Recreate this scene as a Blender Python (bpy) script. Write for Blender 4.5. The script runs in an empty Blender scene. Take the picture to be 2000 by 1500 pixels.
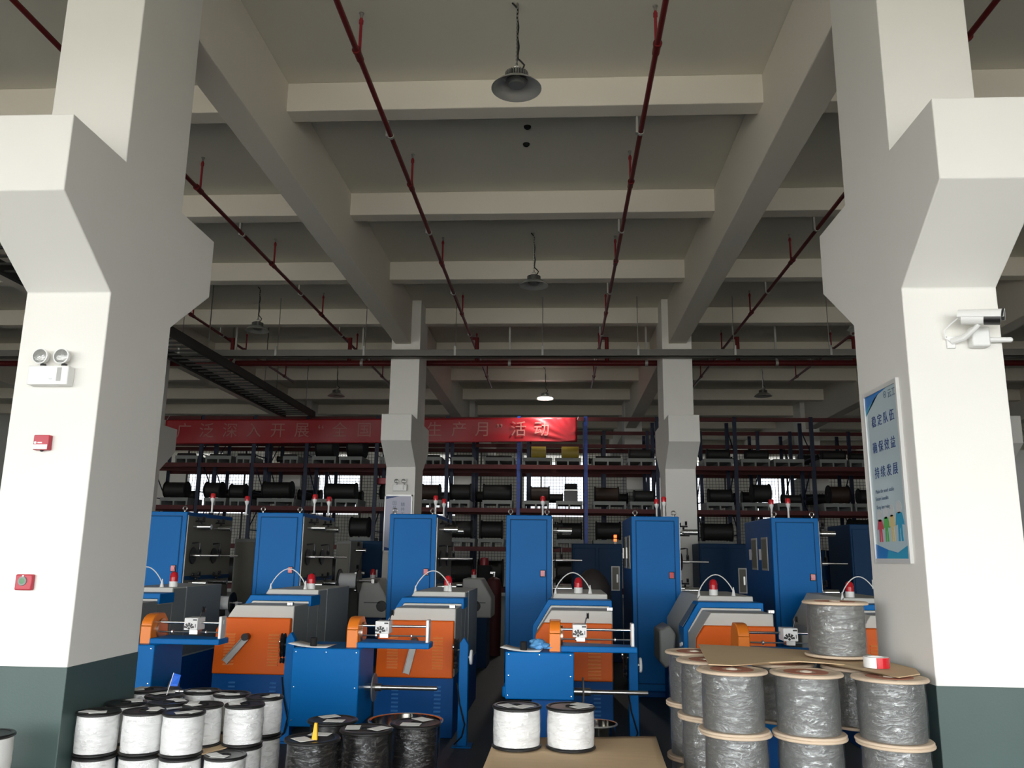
import bpy, bmesh, math, random
from mathutils import Vector, Matrix
random.seed(7)
SC = bpy.context.scene
COL = SC.collection
PI = math.pi

# ------------------------------------------------------------------ camera
FPX, PITCH, YAW, ROLL, CAMH = 1617.6, 0.205723, -0.058395, 0.012912, 1.90
_cy, _sy, _cp, _sp = math.cos(YAW), math.sin(YAW), math.cos(PITCH), math.sin(PITCH)
FW = Vector((_sy*_cp, _cy*_cp, _sp)); _rt = Vector((_cy, -_sy, 0)); _up = _rt.cross(FW)
RT = math.cos(ROLL)*_rt + math.sin(ROLL)*_up
UP = -math.sin(ROLL)*_rt + math.cos(ROLL)*_up
cd = bpy.data.cameras.new('camera'); cam = bpy.data.objects.new('camera', cd); COL.objects.link(cam)
cd.sensor_width = 36.0; cd.lens = 36.0*FPX/2000.0; cd.clip_start = 0.05; cd.clip_end = 300
cam.matrix_world = Matrix(((RT.x, UP.x, -FW.x, 0), (RT.y, UP.y, -FW.y, 0), (RT.z, UP.z, -FW.z, CAMH), (0, 0, 0, 1)))
SC.camera = cam
SC.view_settings.view_transform = 'Standard'; SC.view_settings.look = 'None'
SC.view_settings.gamma = 1.0; SC.view_settings.exposure = 0.0
SC.view_settings.use_curve_mapping = False

# ------------------------------------------------------------------ daylight
w = bpy.data.worlds.new('sky'); SC.world = w; w.use_nodes = True
w.node_tree.nodes['Background'].inputs[0].default_value = (0.96, 0.98, 1.0, 1)
w.node_tree.nodes['Background'].inputs[1].default_value = 8.3

def area(name, loc, rot, sx, sy, power, color, spread=PI):
    l = bpy.data.lights.new(name, 'AREA'); l.shape = 'RECTANGLE'; l.size = sx; l.size_y = sy
    l.energy = power; l.color = color; l.spread = spread
    o = bpy.data.objects.new(name, l); COL.objects.link(o); o.location = loc; o.rotation_euler = rot
    return o
def portal(name, loc, rot, sx, sy):
    o = area(name, loc, rot, sx, sy, 1.0, (1, 1, 1)); o.data.cycles.is_portal = True
    return o
# the sky outside shines in through the wide loading opening behind the camera and the far windows
DX0, DX1, DZ1 = -18.0, 10.0, 4.9
portal('door_daylight', ((DX0+DX1)/2, -4.98, DZ1/2), (PI/2, 0, 0), DX1-DX0, DZ1)
for i in range(7): portal('window_daylight', (-17.6+5.8*i, 41.98, 5.5), (-PI/2, 0, 0), 3.24, 3.3)

# ------------------------------------------------------------------ pixel helpers (2000x1500 photo -> point at a known depth)
def ray(px, py): return FW + (px-1000)/FPX*RT - (py-750)/FPX*UP
def atY(px, py, Y): d = ray(px, py); return Vector((0, 0, CAMH)) + d*(Y/d.y)
def atX(px, py, X): d = ray(px, py); return Vector((0, 0, CAMH)) + d*(X/d.x)
def atZ(px, py, Z): d = ray(px, py); return Vector((0, 0, CAMH)) + d*((Z-CAMH)/d.z)

# ------------------------------------------------------------------ materials
MATS = {}
def pm(name, rgb, rough=0.5, metal=0.0, var=0.06, scale=6.0, bump=0.0, bscale=40.0, coat=0.0, spec=0.5, emit=None, es=0.0, alpha=1.0, stretch=None, detail=4.0):
    m = bpy.data.materials.new(name); m.use_nodes = True
    nt = m.node_tree; N = nt.nodes; L = nt.links; b = N['Principled BSDF']
    b.inputs['Roughness'].default_value = rough; b.inputs['Metallic'].default_value = metal
    b.inputs['Coat Weight'].default_value = coat; b.inputs['Specular IOR Level'].default_value = spec
    b.inputs['Alpha'].default_value = alpha
    tc = N.new('ShaderNodeTexCoord'); mp = N.new('ShaderNodeMapping'); L.new(tc.outputs['Object'], mp.inputs['Vector'])
    if stretch: mp.inputs['Scale'].default_value = stretch
    nz = N.new('ShaderNodeTexNoise'); nz.inputs['Scale'].default_value = scale; nz.inputs['Detail'].default_value = detail
    L.new(mp.outputs[0], nz.inputs['Vector'])
    mx = N.new('ShaderNodeMix'); mx.data_type = 'RGBA'
    mx.inputs[6].default_value = (*[max(0, c*(1-var)) for c in rgb], 1); mx.inputs[7].default_value = (*[min(1, c*(1+var)) for c in rgb], 1)
    L.new(nz.outputs['Fac'], mx.inputs[0]); L.new(mx.outputs[2], b.inputs['Base Color'])
    if bump > 0:
        n2 = N.new('ShaderNodeTexNoise'); n2.inputs['Scale'].default_value = bscale; n2.inputs['Detail'].default_value = 5
        L.new(mp.outputs[0], n2.inputs['Vector'])
        bp = N.new('ShaderNodeBump'); bp.inputs['Strength'].default_value = bump; bp.inputs['Distance'].default_value = 0.02
        L.new(n2.outputs['Fac'], bp.inputs['Height']); L.new(bp.outputs[0], b.inputs['Normal'])
    if emit:
        b.inputs['Emission Color'].default_value = (*emit, 1); b.inputs['Emission Strength'].default_value = es
    MATS[name] = m; return m
def ribbed(m, scale, strength, axis='Z', dist=0.004):
    """fine parallel turns of wire, as a bump on top of a material"""
    nt = m.node_tree; N = nt.nodes; L = nt.links; b = N['Principled BSDF']
    tc = N.new('ShaderNodeTexCoord'); wv = N.new('ShaderNodeTexWave'); wv.bands_direction = axis
    wv.inputs['Scale'].default_value = scale; wv.inputs['Distortion'].default_value = 1.5; wv.inputs['Detail'].default_value = 2
    L.new(tc.outputs['Object'], wv.inputs['Vector'])
    bp = N.new('ShaderNodeBump'); bp.inputs['Strength'].default_value = strength; bp.inputs['Distance'].default_value = dist
    L.new(wv.outputs['Fac'], bp.inputs['Height'])
    old = b.inputs['Normal'].links
    if old: L.new(old[0].from_socket, bp.inputs['Normal'])
    L.new(bp.outputs[0], b.inputs['Normal'])
    return m

plaster = pm('plaster_white', (0.80, 0.785, 0.74), 0.85, var=0.03, scale=1.3, bump=0.05, bscale=60, spec=0.2)
plaster_c = pm('plaster_ceiling', (0.70, 0.67, 0.575), 0.9, var=0.04, scale=0.8, bump=0.05, bscale=40, spec=0.15)
plaster_b = pm('plaster_beam', (0.76, 0.71, 0.62), 0.9, var=0.035, scale=0.9, bump=0.05, bscale=40, spec=0.15)
green = pm('dado_green', (0.052, 0.088, 0.080), 0.45, var=0.10, scale=3, bump=0.03, bscale=80)
concrete = pm('yard_concrete', (0.40, 0.38, 0.33), 0.9, var=0.1)
epoxy = pm('epoxy_floor', (0.052, 0.060, 0.057), 0.55, var=0.18, scale=1.5, bump=0.03, bscale=30, spec=0.3)
red_pipe = pm('red_pipe', (0.13, 0.012, 0.013), 0.4, var=0.1, spec=0.3)
red_riser = pm('red_riser', (0.26, 0.016, 0.024), 0.4, var=0.1)
red_dark = pm('red_beam', (0.085, 0.010, 0.011), 0.65, var=0.12)
galv = pm('galvanised', (0.48, 0.48, 0.45), 0.45, 0.4, var=0.08, scale=12)
grey_tray = pm('grey_tray', (0.17, 0.162, 0.145), 0.7, 0.0, var=0.08)
dark_tray = pm('dark_tray', (0.035, 0.035, 0.033), 0.6, 0.2, var=0.1)
chrome = pm('chrome', (0.78, 0.78, 0.77), 0.16, 1.0, var=0.04)
steel = pm('steel', (0.50, 0.49, 0.47), 0.3, 1.0, var=0.06)
black = pm('black_plastic', (0.012, 0.012, 0.012), 0.35, var=0.1)
rubber = pm('black_rubber', (0.016, 0.016, 0.016), 0.7, var=0.1, spec=0.15)
blue = pm('blue_paint', (0.0, 0.138, 0.43), 0.42, var=0.05, scale=2, bump=0.008, bscale=120, spec=0.14)
blue_d = pm('deep_blue_paint', (0.0, 0.078, 0.29), 0.45, var=0.06, scale=2, bump=0.008, bscale=120, spec=0.2)
navy = pm('navy_paint', (0.003, 0.038, 0.11), 0.5, var=0.08, spec=0.2)
orange = pm('orange_paint', (0.74, 0.120, 0.004), 0.42, var=0.05, scale=2, bump=0.01, bscale=120, spec=0.25)
orange_l = pm('light_orange_paint', (0.85, 0.22, 0.018), 0.35, var=0.05)
orange_s = pm('orange_glint', (0.82, 0.24, 0.06), 0.22, var=0.05, spec=0.9, coat=0.5)  # lighter copy of orange_paint: sky glints on the louvres put into the colour
blue_s = pm('blue_glint', (0.05, 0.22, 0.55), 0.22, var=0.05, spec=0.9, coat=0.5)  # louvre glints painted in here too, a lighter copy of blue_paint
grey = pm('grey_paint', (0.56, 0.55, 0.50), 0.5, var=0.03, bump=0.02, bscale=200)
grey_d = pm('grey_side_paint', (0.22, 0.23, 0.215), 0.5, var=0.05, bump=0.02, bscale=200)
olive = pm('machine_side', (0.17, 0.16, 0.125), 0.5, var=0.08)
white = pm('white_plastic', (0.80, 0.80, 0.78), 0.4, var=0.02)
white_m = pm('white_metal', (0.72, 0.72, 0.70), 0.35, 0.2, var=0.03)
lens = pm('lens_glass', (0.34, 0.345, 0.33), 0.12, 0.3, var=0.15, scale=60, bump=0.2, bscale=60)
red = pm('signal_red', (0.55, 0.012, 0.02), 0.25, var=0.08, coat=0.3)
red_b = pm('device_red', (0.44, 0.03, 0.05), 0.4, var=0.06)
greenb = pm('device_green', (0.08, 0.22, 0.10), 0.4)
paper = pm('paper', (0.88, 0.88, 0.86), 0.8, var=0.03)
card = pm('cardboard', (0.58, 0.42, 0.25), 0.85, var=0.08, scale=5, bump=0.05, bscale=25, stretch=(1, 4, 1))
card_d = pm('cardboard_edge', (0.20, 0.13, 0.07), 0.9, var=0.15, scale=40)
ply = pm('plywood', (0.62, 0.49, 0.36), 0.7, var=0.12, scale=7, bump=0.03, bscale=50)
ply_w = pm('plywood_edge', (0.62, 0.53, 0.42), 0.7, var=0.08, scale=20)
wood = pm('pallet_wood', (0.36, 0.25, 0.14), 0.85, var=0.2, scale=8, bump=0.1, bscale=40)
cable_w = ribbed(pm('white_cable', (0.74, 0.74, 0.725), 0.42, var=0.05, scale=14, bump=0.08, bscale=16), 60, 0.22, dist=0.002)
cable_g = ribbed(pm('grey_cable', (0.175, 0.18, 0.176), 0.35, 0.35, var=0.16, scale=30, bump=0.35, bscale=60), 60, 0.4, dist=0.003)
cable_k = ribbed(pm('black_cable', (0.010, 0.010, 0.011), 0.25, var=0.1, coat=0.3, bump=0.25, bscale=20), 45, 0.6, dist=0.003)
cable_dk = pm('dark_cable', (0.013, 0.0125, 0.012), 0.6, var=0.2)
cable_br = pm('brown_cable', (0.035, 0.018, 0.011), 0.6, var=0.2)
cable_y = pm('yellow_cable', (0.40, 0.29, 0.04), 0.5, var=0.1)
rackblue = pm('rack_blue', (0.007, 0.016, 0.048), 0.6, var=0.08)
rackblue_lit = pm('rack_blue_lit', (0.012, 0.05, 0.30), 0.45, var=0.08)  # lit copy of rack_blue: light on some front posts painted into the colour
wire = pm('mesh_wire', (0.03, 0.03, 0.03), 0.6)
pale = pm('pale_steel', (0.24, 0.255, 0.245), 0.6, 0.0, var=0.1, spec=0.2)
banner_m = pm('banner_red', (0.33, 0.009, 0.016), 0.42, var=0.08, scale=0.8, bump=0.15, bscale=3)
banner_t = pm('banner_letter', (0.40, 0.15, 0.13), 0.5)
lampgrey = pm('lamp_aluminium', (0.28, 0.28, 0.265), 0.4, 0.6, var=0.05)
lamp_in = pm('lamp_reflector', (0.50, 0.50, 0.475), 0.36, 0.6, var=0.06)
lamp_on = pm('lit_diffuser', (0.9, 0.9, 0.85), 0.5, emit=(1.0, 0.98, 0.92), es=14)
amber_on = pm('lit_amber', (0.9, 0.3, 0.1), 0.4, emit=(1.0, 0.16, 0.03), es=2.2)
poster = pm('poster_blue', (0.45, 0.56, 0.60), 0.35, var=0.02, coat=0.2)
poster2 = pm('poster_lavender', (0.44, 0.45, 0.56), 0.4, var=0.02)
ink = pm('ink_navy', (0.015, 0.05, 0.20), 0.5)
ink_s = pm('ink_slate', (0.12, 0.17, 0.24), 0.5)
cyan_b = pm('print_blue', (0.012, 0.17, 0.50), 0.4)
cyan_l = pm('print_light_blue', (0.03, 0.32, 0.52), 0.4)
p_red = pm('print_red', (0.55, 0.06, 0.09), 0.5); p_green = pm('print_green', (0.10, 0.42, 0.10), 0.5)
p_sand = pm('print_sand', (0.62, 0.50, 0.24), 0.5); p_grey = pm('print_grey', (0.55, 0.58, 0.58), 0.5)
glove = pm('blue_glove', (0.10, 0.32, 0.62), 0.45, var=0.08)
yellow = pm('yellow_tag', (0.80, 0.42, 0.01), 0.5)
bluetag = pm('blue_tag', (0.01, 0.12, 0.62), 0.45)
brown = pm('brown_cover', (0.018, 0.013, 0.011), 0.7)
stainless = pm('stainless', (0.62, 0.61, 0.58), 0.10, 1.0, var=0.05, bump=0.05, bscale=6)
def make_film(name, lo, hi, dif, rough):
    film = bpy.data.materials.new(name); film.use_nodes = True
    N = film.node_tree.nodes; L = film.node_tree.links; N.clear()
    out = N.new('ShaderNodeOutputMaterial'); tr = N.new('ShaderNodeBsdfTransparent'); gl = N.new('ShaderNodeBsdfGlossy'); df = N.new('ShaderNodeBsdfDiffuse')
    m1 = N.new('ShaderNodeMixShader'); m2 = N.new('ShaderNodeMixShader')
    tc = N.new('ShaderNodeTexCoord'); mp = N.new('ShaderNodeMapping'); mp.inputs['Scale'].default_value = (1, 1, 2.6); mp.inputs['Rotation'].default_value = (0.5, 0.3, 0)
    L.new(tc.outputs['Object'], mp.inputs['Vector'])
    nz = N.new('ShaderNodeTexNoise'); nz.inputs['Scale'].default_value = 11; nz.inputs['Detail'].default_value = 6; nz.inputs['Distortion'].default_value = 1.6
    L.new(mp.outputs[0], nz.inputs['Vector'])
    rp = N.new('ShaderNodeMapRange'); rp.inputs['From Min'].default_value = 0.42; rp.inputs['From Max'].default_value = 0.72; rp.inputs['To Min'].default_value = lo; rp.inputs['To Max'].default_value = hi
    L.new(nz.outputs['Fac'], rp.inputs['Value'])
    bp = N.new('ShaderNodeBump'); bp.inputs['Strength'].default_value = 1.0; bp.inputs['Distance'].default_value = 0.022
    L.new(nz.outputs['Fac'], bp.inputs['Height']); L.new(bp.outputs[0], gl.inputs['Normal'])
    gl.inputs['Roughness'].default_value = rough; gl.inputs['Color'].default_value = (0.9, 0.92, 0.92, 1)
    df.inputs['Color'].default_value = (0.7, 0.72, 0.72, 1); m2.inputs[0].default_value = dif
    L.new(gl.outputs[0], m2.inputs[1]); L.new(df.outputs[0], m2.inputs[2])
    L.new(rp.outputs[0], m1.inputs[0]); L.new(tr.outputs[0], m1.inputs[1]); L.new(m2.outputs[0], m1.inputs[2]); L.new(m1.outputs[0], out.inputs[0]); return film
film = make_film('stretch_film', 0.07, 0.36, 0.12, 0.15)
film_k = make_film('clear_film', 0.008, 0.13, 0.0, 0.07)
glass = bpy.data.materials.new('window_glass'); glass.use_nodes = True
_n = glass.node_tree.nodes; _l = glass.node_tree.links; _n.clear()
_o = _n.new('ShaderNodeOutputMaterial'); _t = _n.new('ShaderNodeBsdfTransparent'); _g = _n.new('ShaderNodeBsdfGlossy'); _m = _n.new('ShaderNodeMixShader')
_z = _n.new('ShaderNodeTexNoise'); _z.inputs['Scale'].default_value = 3.0; _g.inputs['Roughness'].default_value = 0.05
_l.new(_z.outputs['Fac'], _g.inputs['Color']); _m.inputs[0].default_value = 0.04; _t.inputs[0].default_value = (0.47, 0.48, 0.49, 1)
_l.new(_t.outputs[0], _m.inputs[1]); _l.new(_g.outputs[0], _m.inputs[2]); _l.new(_m.outputs[0], _o.inputs[0])

# ------------------------------------------------------------------ mesh builder
class MB:
    def __init__(s): s.v = []; s.f = []
    def add(s, vs, fs):
        n = len(s.v); s.v += [tuple(v) for v in vs]; s.f += [tuple(i+n for i in f) for f in fs]; return s
    def box(s, x0, x1, y0, y1, z0, z1):
        x0, x1 = min(x0, x1), max(x0, x1); y0, y1 = min(y0, y1), max(y0, y1); z0, z1 = min(z0, z1), max(z0, z1)
        return s.add([(x0,y0,z0),(x1,y0,z0),(x1,y1,z0),(x0,y1,z0),(x0,y0,z1),(x1,y0,z1),(x1,y1,z1),(x0,y1,z1)],
                     [(0,3,2,1),(4,5,6,7),(0,1,5,4),(1,2,6,5),(2,3,7,6),(3,0,4,7)])
    def prism(s, pts, axis, a0, a1):
        def mk(p, a): return {'x': (a, p[0], p[1]), 'y': (p[0], a, p[1]), 'z': (p[0], p[1], a)}[axis]
        n = len(pts)
        ar = sum(pts[i][0]*pts[(i+1) % n][1]-pts[(i+1) % n][0]*pts[i][1] for i in range(n))
        a0, a1 = min(a0, a1), max(a0, a1)
        if (ar > 0) == (axis == 'y'): pts = pts[::-1]
        vs = [mk(p, a0) for p in pts]+[mk(p, a1) for p in pts]
        fs = [tuple(range(n))[::-1], tuple(range(n, 2*n))]+[(i, (i+1) % n, n+(i+1) % n, n+i) for i in range(n)]
        return s.add(vs, fs)
    def cyl(s, p0, p1, r0, r1=None, n=16, caps=True):
        p0, p1 = Vector(p0), Vector(p1); r1 = r0 if r1 is None else r1
        d = (p1-p0).normalized(); u = d.orthogonal().normalized(); v = d.cross(u)
        vs = []
        for p, r in ((p0, r0), (p1, r1)):
            vs += [p+r*(math.cos(2*PI*i/n)*u+math.sin(2*PI*i/n)*v) for i in range(n)]
        fs = [(i, (i+1) % n, n+(i+1) % n, n+i) for i in range(n)]
        if caps: fs += [tuple(range(n))[::-1], tuple(range(n, 2*n))]
        return s.add(vs, fs)
    def lathe(s, prof, o=(0, 0, 0), axis='z', n=32, closed=False):
        """prof: (radius, height) pairs, outer surface running up"""
        vs = []; m = len(prof)
        for r, h in prof:
            for i in range(n):
                a = 2*PI*i/n; c, q = r*math.cos(a), r*math.sin(a)
                p = {'z': (c, q, h), 'x': (h, c, q), 'y': (q, h, c)}[axis]
                vs.append((p[0]+o[0], p[1]+o[1], p[2]+o[2]))
        fs = []
        for k in range(m if closed else m-1):
            b = (k+1) % m
            for i in range(n):
                j = (i+1) % n; fs.append((k*n+i, k*n+j, b*n+j, b*n+i))
        return s.add(vs, fs)
    def tube(s, path, r, n=8, caps=True):
        P = [Vector(p) for p in path]; k = len(P); vs = []
        t0 = (P[1]-P[0]).normalized(); u = t0.orthogonal().normalized()
        for i in range(k):
            t = (P[min(i+1, k-1)]-P[max(i-1, 0)]).normalized()
            u = (u-t*u.dot(t)).normalized(); v = t.cross(u)
            rr = r[i] if isinstance(r, (list, tuple)) else r
            vs += [P[i]+rr*(math.cos(2*PI*j/n)*u+math.sin(2*PI*j/n)*v) for j in range(n)]
        fs = [(i*n+j, i*n+(j+1) % n, (i+1)*n+(j+1) % n, (i+1)*n+j) for i in range(k-1) for j in range(n)]
        if caps: fs += [tuple(range(n))[::-1], tuple(range((k-1)*n, k*n))]
        return s.add(vs, fs)
    def ball(s, c, r, sz=1.0, n=12, m=8):
        prof = [(r*math.sin(PI*i/m)+1e-5, -r*sz*math.cos(PI*i/m)) for i in range(m+1)]
        return s.lathe(prof, c, 'z', n)
    def build(s, name, mat, parent=None, bevel=0.0, smooth=True, angle=35, seg=2):
        me = bpy.data.meshes.new(name); me.from_pydata(s.v, [], s.f); me.update()
        if smooth:
            me.polygons.foreach_set('use_smooth', [True]*len(me.polygons))
            me.set_sharp_from_angle(angle=math.radians(angle))
        me.materials.append(mat)
        o = bpy.data.objects.new(name, me); COL.objects.link(o)
        if parent is not None: o.parent = parent
        if bevel > 0:
            b = o.modifiers.new('bevel', 'BEVEL'); b.width = bevel; b.segments = seg; b.limit_method = 'ANGLE'; b.angle_limit = math.radians(40)
            b.harden_normals = False
        return o

def tag(o, label=None, cat=None, group=None, kind=None):
    if label: o['label'] = label
    if cat: o['category'] = cat
    if group: o['group'] = group
    if kind: o['kind'] = kind
    return o
def thing(name, loc, label, cat, group=None, rz=0.0):
    o = bpy.data.objects.new(name, None); COL.objects.link(o); o.empty_display_size = 0.1
    o.location = loc; o.rotation_euler = (0, 0, rz)
    return tag(o, label, cat, group)
def kids(o): return [c for c in ALLKIDS.get(o.name, [])]
ALLKIDS = {}
def copy_tree(root, loc, label, group=None, rz=None):
    r = root.copy(); COL.objects.link(r); r.location = loc
    if rz is not None: r.rotation_euler = (0, 0, rz)
    tag(r, label, None, group)
    def rec(a, b):
        for ch in list(a.children):
            c = ch.copy(); COL.objects.link(c); c.parent = b; rec(ch, c)
    rec(root, r)
    return r
def struct(name, mb, mat, label=None, cat=None, **k):
    o = mb.build(name, mat, **k); o['kind'] = 'structure'
    if label: o['label'] = label; o['category'] = cat
    return o

def text_mesh(name, txt, size, mat, parent, mtx, extrude=0.002, align='CENTER', spacing=1.0, bold=0.0):
    c = bpy.data.curves.new('lettering', 'FONT'); c.body = txt; c.size = size; c.extrude = extrude
    c.align_x = align; c.align_y = 'CENTER'; c.space_character = spacing; c.offset = bold; c.resolution_u = 3
    t = bpy.data.objects.new('lettering', c); COL.objects.link(t)
    dg = bpy.context.evaluated_depsgraph_get(); dg.update()
    me = bpy.data.meshes.new_from_object(t.evaluated_get(dg))
    bpy.data.objects.remove(t); bpy.data.curves.remove(c)
    me.name = name; me.transform(mtx); me.materials.clear(); me.materials.append(mat)
    o = bpy.data.objects.new(name, me); COL.objects.link(o)
    if parent is not None: o.parent = parent
    return o

# ================================================================== BUILDING
ZC = 7.17
struct('floor', MB().box(-21, 21, -5, 42, -0.1, 0), epoxy, smooth=False)
struct('ground', MB().box(-60, 60, -70, -5.2, -0.12, -0.02), concrete, smooth=False)
struct('ceiling', MB().box(-21, 21, -5, 42, ZC, ZC+0.2), plaster_c, smooth=False)
struct('wall_left', MB().box(-21.2, -21, -5, 42, 0, ZC), plaster, smooth=False)
struct('wall_right', MB().box(21, 21.2, -5, 42, 0, ZC), plaster, smooth=False)
struct('wall_front', MB().box(-21, DX0, -5.2, -5, 0, ZC).box(DX1, 21, -5.2, -5, 0, ZC).box(DX0, DX1, -5.2, -5, DZ1, ZC), plaster, smooth=False)
WX = [-17.6+5.8*i for i in range(7)]
wb = MB().box(-21, 21, 42, 42.25, 0, 3.85)
edges = [-21.0]+[e for x in WX for e in (x-1.62, x+1.62)]+[21.0]
for k in range(0, len(edges), 2): wb.box(edges[k], edges[k+1], 42, 42.25, 3.85, ZC)
struct('wall_back', wb, plaster, smooth=False)
for i, x in enumerate(WX):
    f = MB()
    for xx in (x-1.62, x-0.54, x+0.5, x+1.58): f.box(xx, xx+0.04, 42.05, 42.12, 3.85, ZC)
    f.box(x-1.62, x+1.62, 42.05, 42.12, 3.85, 3.9); f.box(x-1.62, x+1.62, 42.05, 42.12, 6.1, 6.14)
    fr = struct('window_%d' % (i+1), f, white_m, smooth=False)
    MB().box(x-1.58, x+1.58, 42.08, 42.09, 3.9, ZC).build('pane', glass, fr, smooth=False)

def column(xc, yf, label):
    pts = [(0, 0), (0.9, 0), (0.9, 3.65), (1.55, 4.11), (1.55, 4.63), (0.9, 4.63), (0.9, ZC), (0, ZC), (0, 4.63), (-0.65, 4.63), (-0.65, 4.11), (0, 3.65)]
    o = struct('concrete_column', MB().prism([(y+yf, z) for y, z in pts], 'x', xc-0.3, xc+0.3), plaster, label, 'column', smooth=False, bevel=0.008)
    MB().box(xc-0.303, xc+0.303, yf-0.003, yf+0.903, 0.0, 1.185).build('dado_band', green, o, smooth=False, bevel=0.006)
    return o
column(-3.39, 5.3, 'white concrete column at left foreground with emergency lights on its front')
column(2.53, 5.3, 'white concrete column at right foreground carrying the security camera and blue poster')
column(-3.2, 16.6, 'grey-white corbelled column behind the third blue tower from the left')
column(2.4, 16.6, 'grey-white corbelled column behind the fifth blue tower from the left')
column(-8.95, 16.6, 'dim corbelled column just right of the left foreground column')
column(8.4, 16.6, 'dim corbelled column hidden mostly behind the right foreground column')
for xc, lab in ((-3.2, 'third-row column behind the racks left of centre'), (2.5, 'third-row column behind the racks right of centre'), (-8.95, 'third-row column behind the left end of the banner'), (8.4, 'third-row column behind the right end of the racks')):
    column(xc, 28.0, lab)
for x0, x1 in ((-3.42, -3.095), (2.235, 2.60), (-9.15, -8.8), (8.25, 8.6), (-14.9, -14.55), (14.2, 14.55)):
    struct('ceiling_beam', MB().box(x0, x1, -5, 42, 6.22, ZC), plaster_b, smooth=False, bevel=0.01)
for k in range(-3, 13):
    y = 8.41+2.92*k
    struct('ceiling_beam', MB().box(-21, 21, y, y+0.25, 6.82, ZC), plaster_b, smooth=False, bevel=0.01)

# ================================================================== CEILING SERVICES
YM = 17.78
def sprinkler(x, y0, y1, label, zz=6.65):
    t = thing('sprinkler_pipe', (x, 0, zz), label, 'pipe', 'red sprinkler branch pipes under the ceiling')
    p = MB().cyl((0, y0, 0), (0, y1, 0), 0.028, n=14)
    p.build('branch_pipe', red_pipe, t)
    for k in range(-1, 6):
        ys = 7.15+2.93*k
        if not (y0 < ys < y1): continue
        r = MB().cyl((0, ys, 0), (0, ys, 0.42), 0.015, n=10).cyl((0, ys, 0.36), (0, ys, 0.40), 0.022, n=10)
        r = r.build('riser', red_riser, t)
        MB().cyl((0, ys, 0.42), (0, ys, 0.47), 0.012, 0.018, n=8).cyl((0, ys, 0.47), (0, ys, 0.478), 0.026, n=10).build('sprinkler_head', steel, r)
        MB().cyl((0, ys-0.10, 0), (0, ys+0.05, 0), 0.037, n=14).cyl((0, ys-0.12, 0), (0, ys-0.09, 0), 0.043, n=14).build('pipe_tee', red_pipe, t)
    for k in range(-1, 5):
        yh = 8.70+2.92*k
        if not (y0 < yh < y1): continue
        MB().box(-0.055, -0.03, yh-0.03, yh+0.03, -0.02, 0.30).lathe([(0.032, -0.02), (0.040, -0.02), (0.040, 0.02), (0.032, 0.02)], (0, yh, 0), 'y', 12, True).build('hanger_clip', galv, t, smooth=False)
    if y0 < YM < y1: MB().cyl((0.12, YM, -0.57), (0.12, YM, 0.02), 0.045, n=12).cyl((-0.01, YM, 0.0), (0.13, YM, 0.0), 0.03, n=12).build('drop_pipe', red_pipe, t)
    return t
sprinkler(-1.95, -4, 23.2, 'red sprinkler pipe left of the central lamps, running away under the ceiling')
sprinkler(0.92, -4, 23.2, 'red sprinkler pipe right of the central lamps, running away under the ceiling')
sprinkler(-4.81, -4, 23.2, 'red sprinkler pipe emerging from behind the left foreground column')
sprinkler(3.76, -4, 23.2, 'red sprinkler pipe emerging from behind the right foreground column')
sprinkler(-7.5, -4, 22.5, 'far left sprinkler pipe seen under the left column corbel')
sprinkler(6.25, -4, 22.5, 'far right sprinkler pipe disappearing behind the right foreground column')
mp = thing('main_pipe', (0, YM, 6.085), 'thick horizontal red sprinkler main under the grey cable tray', 'pipe')
MB().cyl((-20, 0, 0), (20, 0, 0), 0.062, n=18).build('pipe_run', red_pipe, mp)
for x in (-7.3, -4.4, -1.1, 1.9, 4.7, 7.6):
    MB().lathe([(0.064, -0.03), (0.082, -0.03), (0.082, 0.03), (0.064, 0.03)], (x, 0, 0), 'x', 16, True).box(x-0.02, x+0.02, -0.02, 0.02, 0.08, 1.08).build('pipe_clamp', galv, mp, smooth=False)
ct = thing('cable_tray', (0, 16.40, 5.88), 'grey cable tray crossing the hall in front of the middle columns', 'cable tray')
MB().box(-20, 20, -0.1, 0.1, 0, 0.012).box(-20, 20, -0.1, -0.09, 0, 0.14).box(-20, 20, 0.09, 0.1, 0, 0.14).box(-20, 20, -0.105, 0.105, 0.13, 0.145).build('tray_body', grey_tray, ct, smooth=False)
for px in (358, 545, 715, 891, 1060, 1245, 1432, 1617):
    x = atY(px, 640, 16.4).x
    rd = MB().cyl((x, 0, 0.14), (x, 0, ZC-5.88), 0.008, n=6).build('hanger_rod', steel, ct)
    MB().box(x-0.02, x+0.02, -0.112, -0.1, 0.02, 0.22).build('strap', galv, rd, smooth=False)
lt = thing('ladder_tray', (-7.3, 0, 5.65), 'dark cable ladder running away under the ceiling on the left', 'cable tray')
MB().box(-0.46, -0.38, 7, 22.6, 0, 0.17).box(0.38, 0.46, 7, 22.6, 0.0, 0.17).build('side_rail', dark_tray, lt, smooth=False)
for k in range(51): MB().box(-0.4, 0.4, 7.2+0.3*k, 7.24+0.3*k, 0.02, 0.05).build('rung', dark_tray, lt, smooth=False)
for k in range(5):
    for s in (-0.42, 0.42): MB().cyl((s, 9+3.2*k, 0.17), (s, 9+3.2*k, ZC-5.65), 0.012, n=6).build('hanger_rod', steel, lt)

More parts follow.
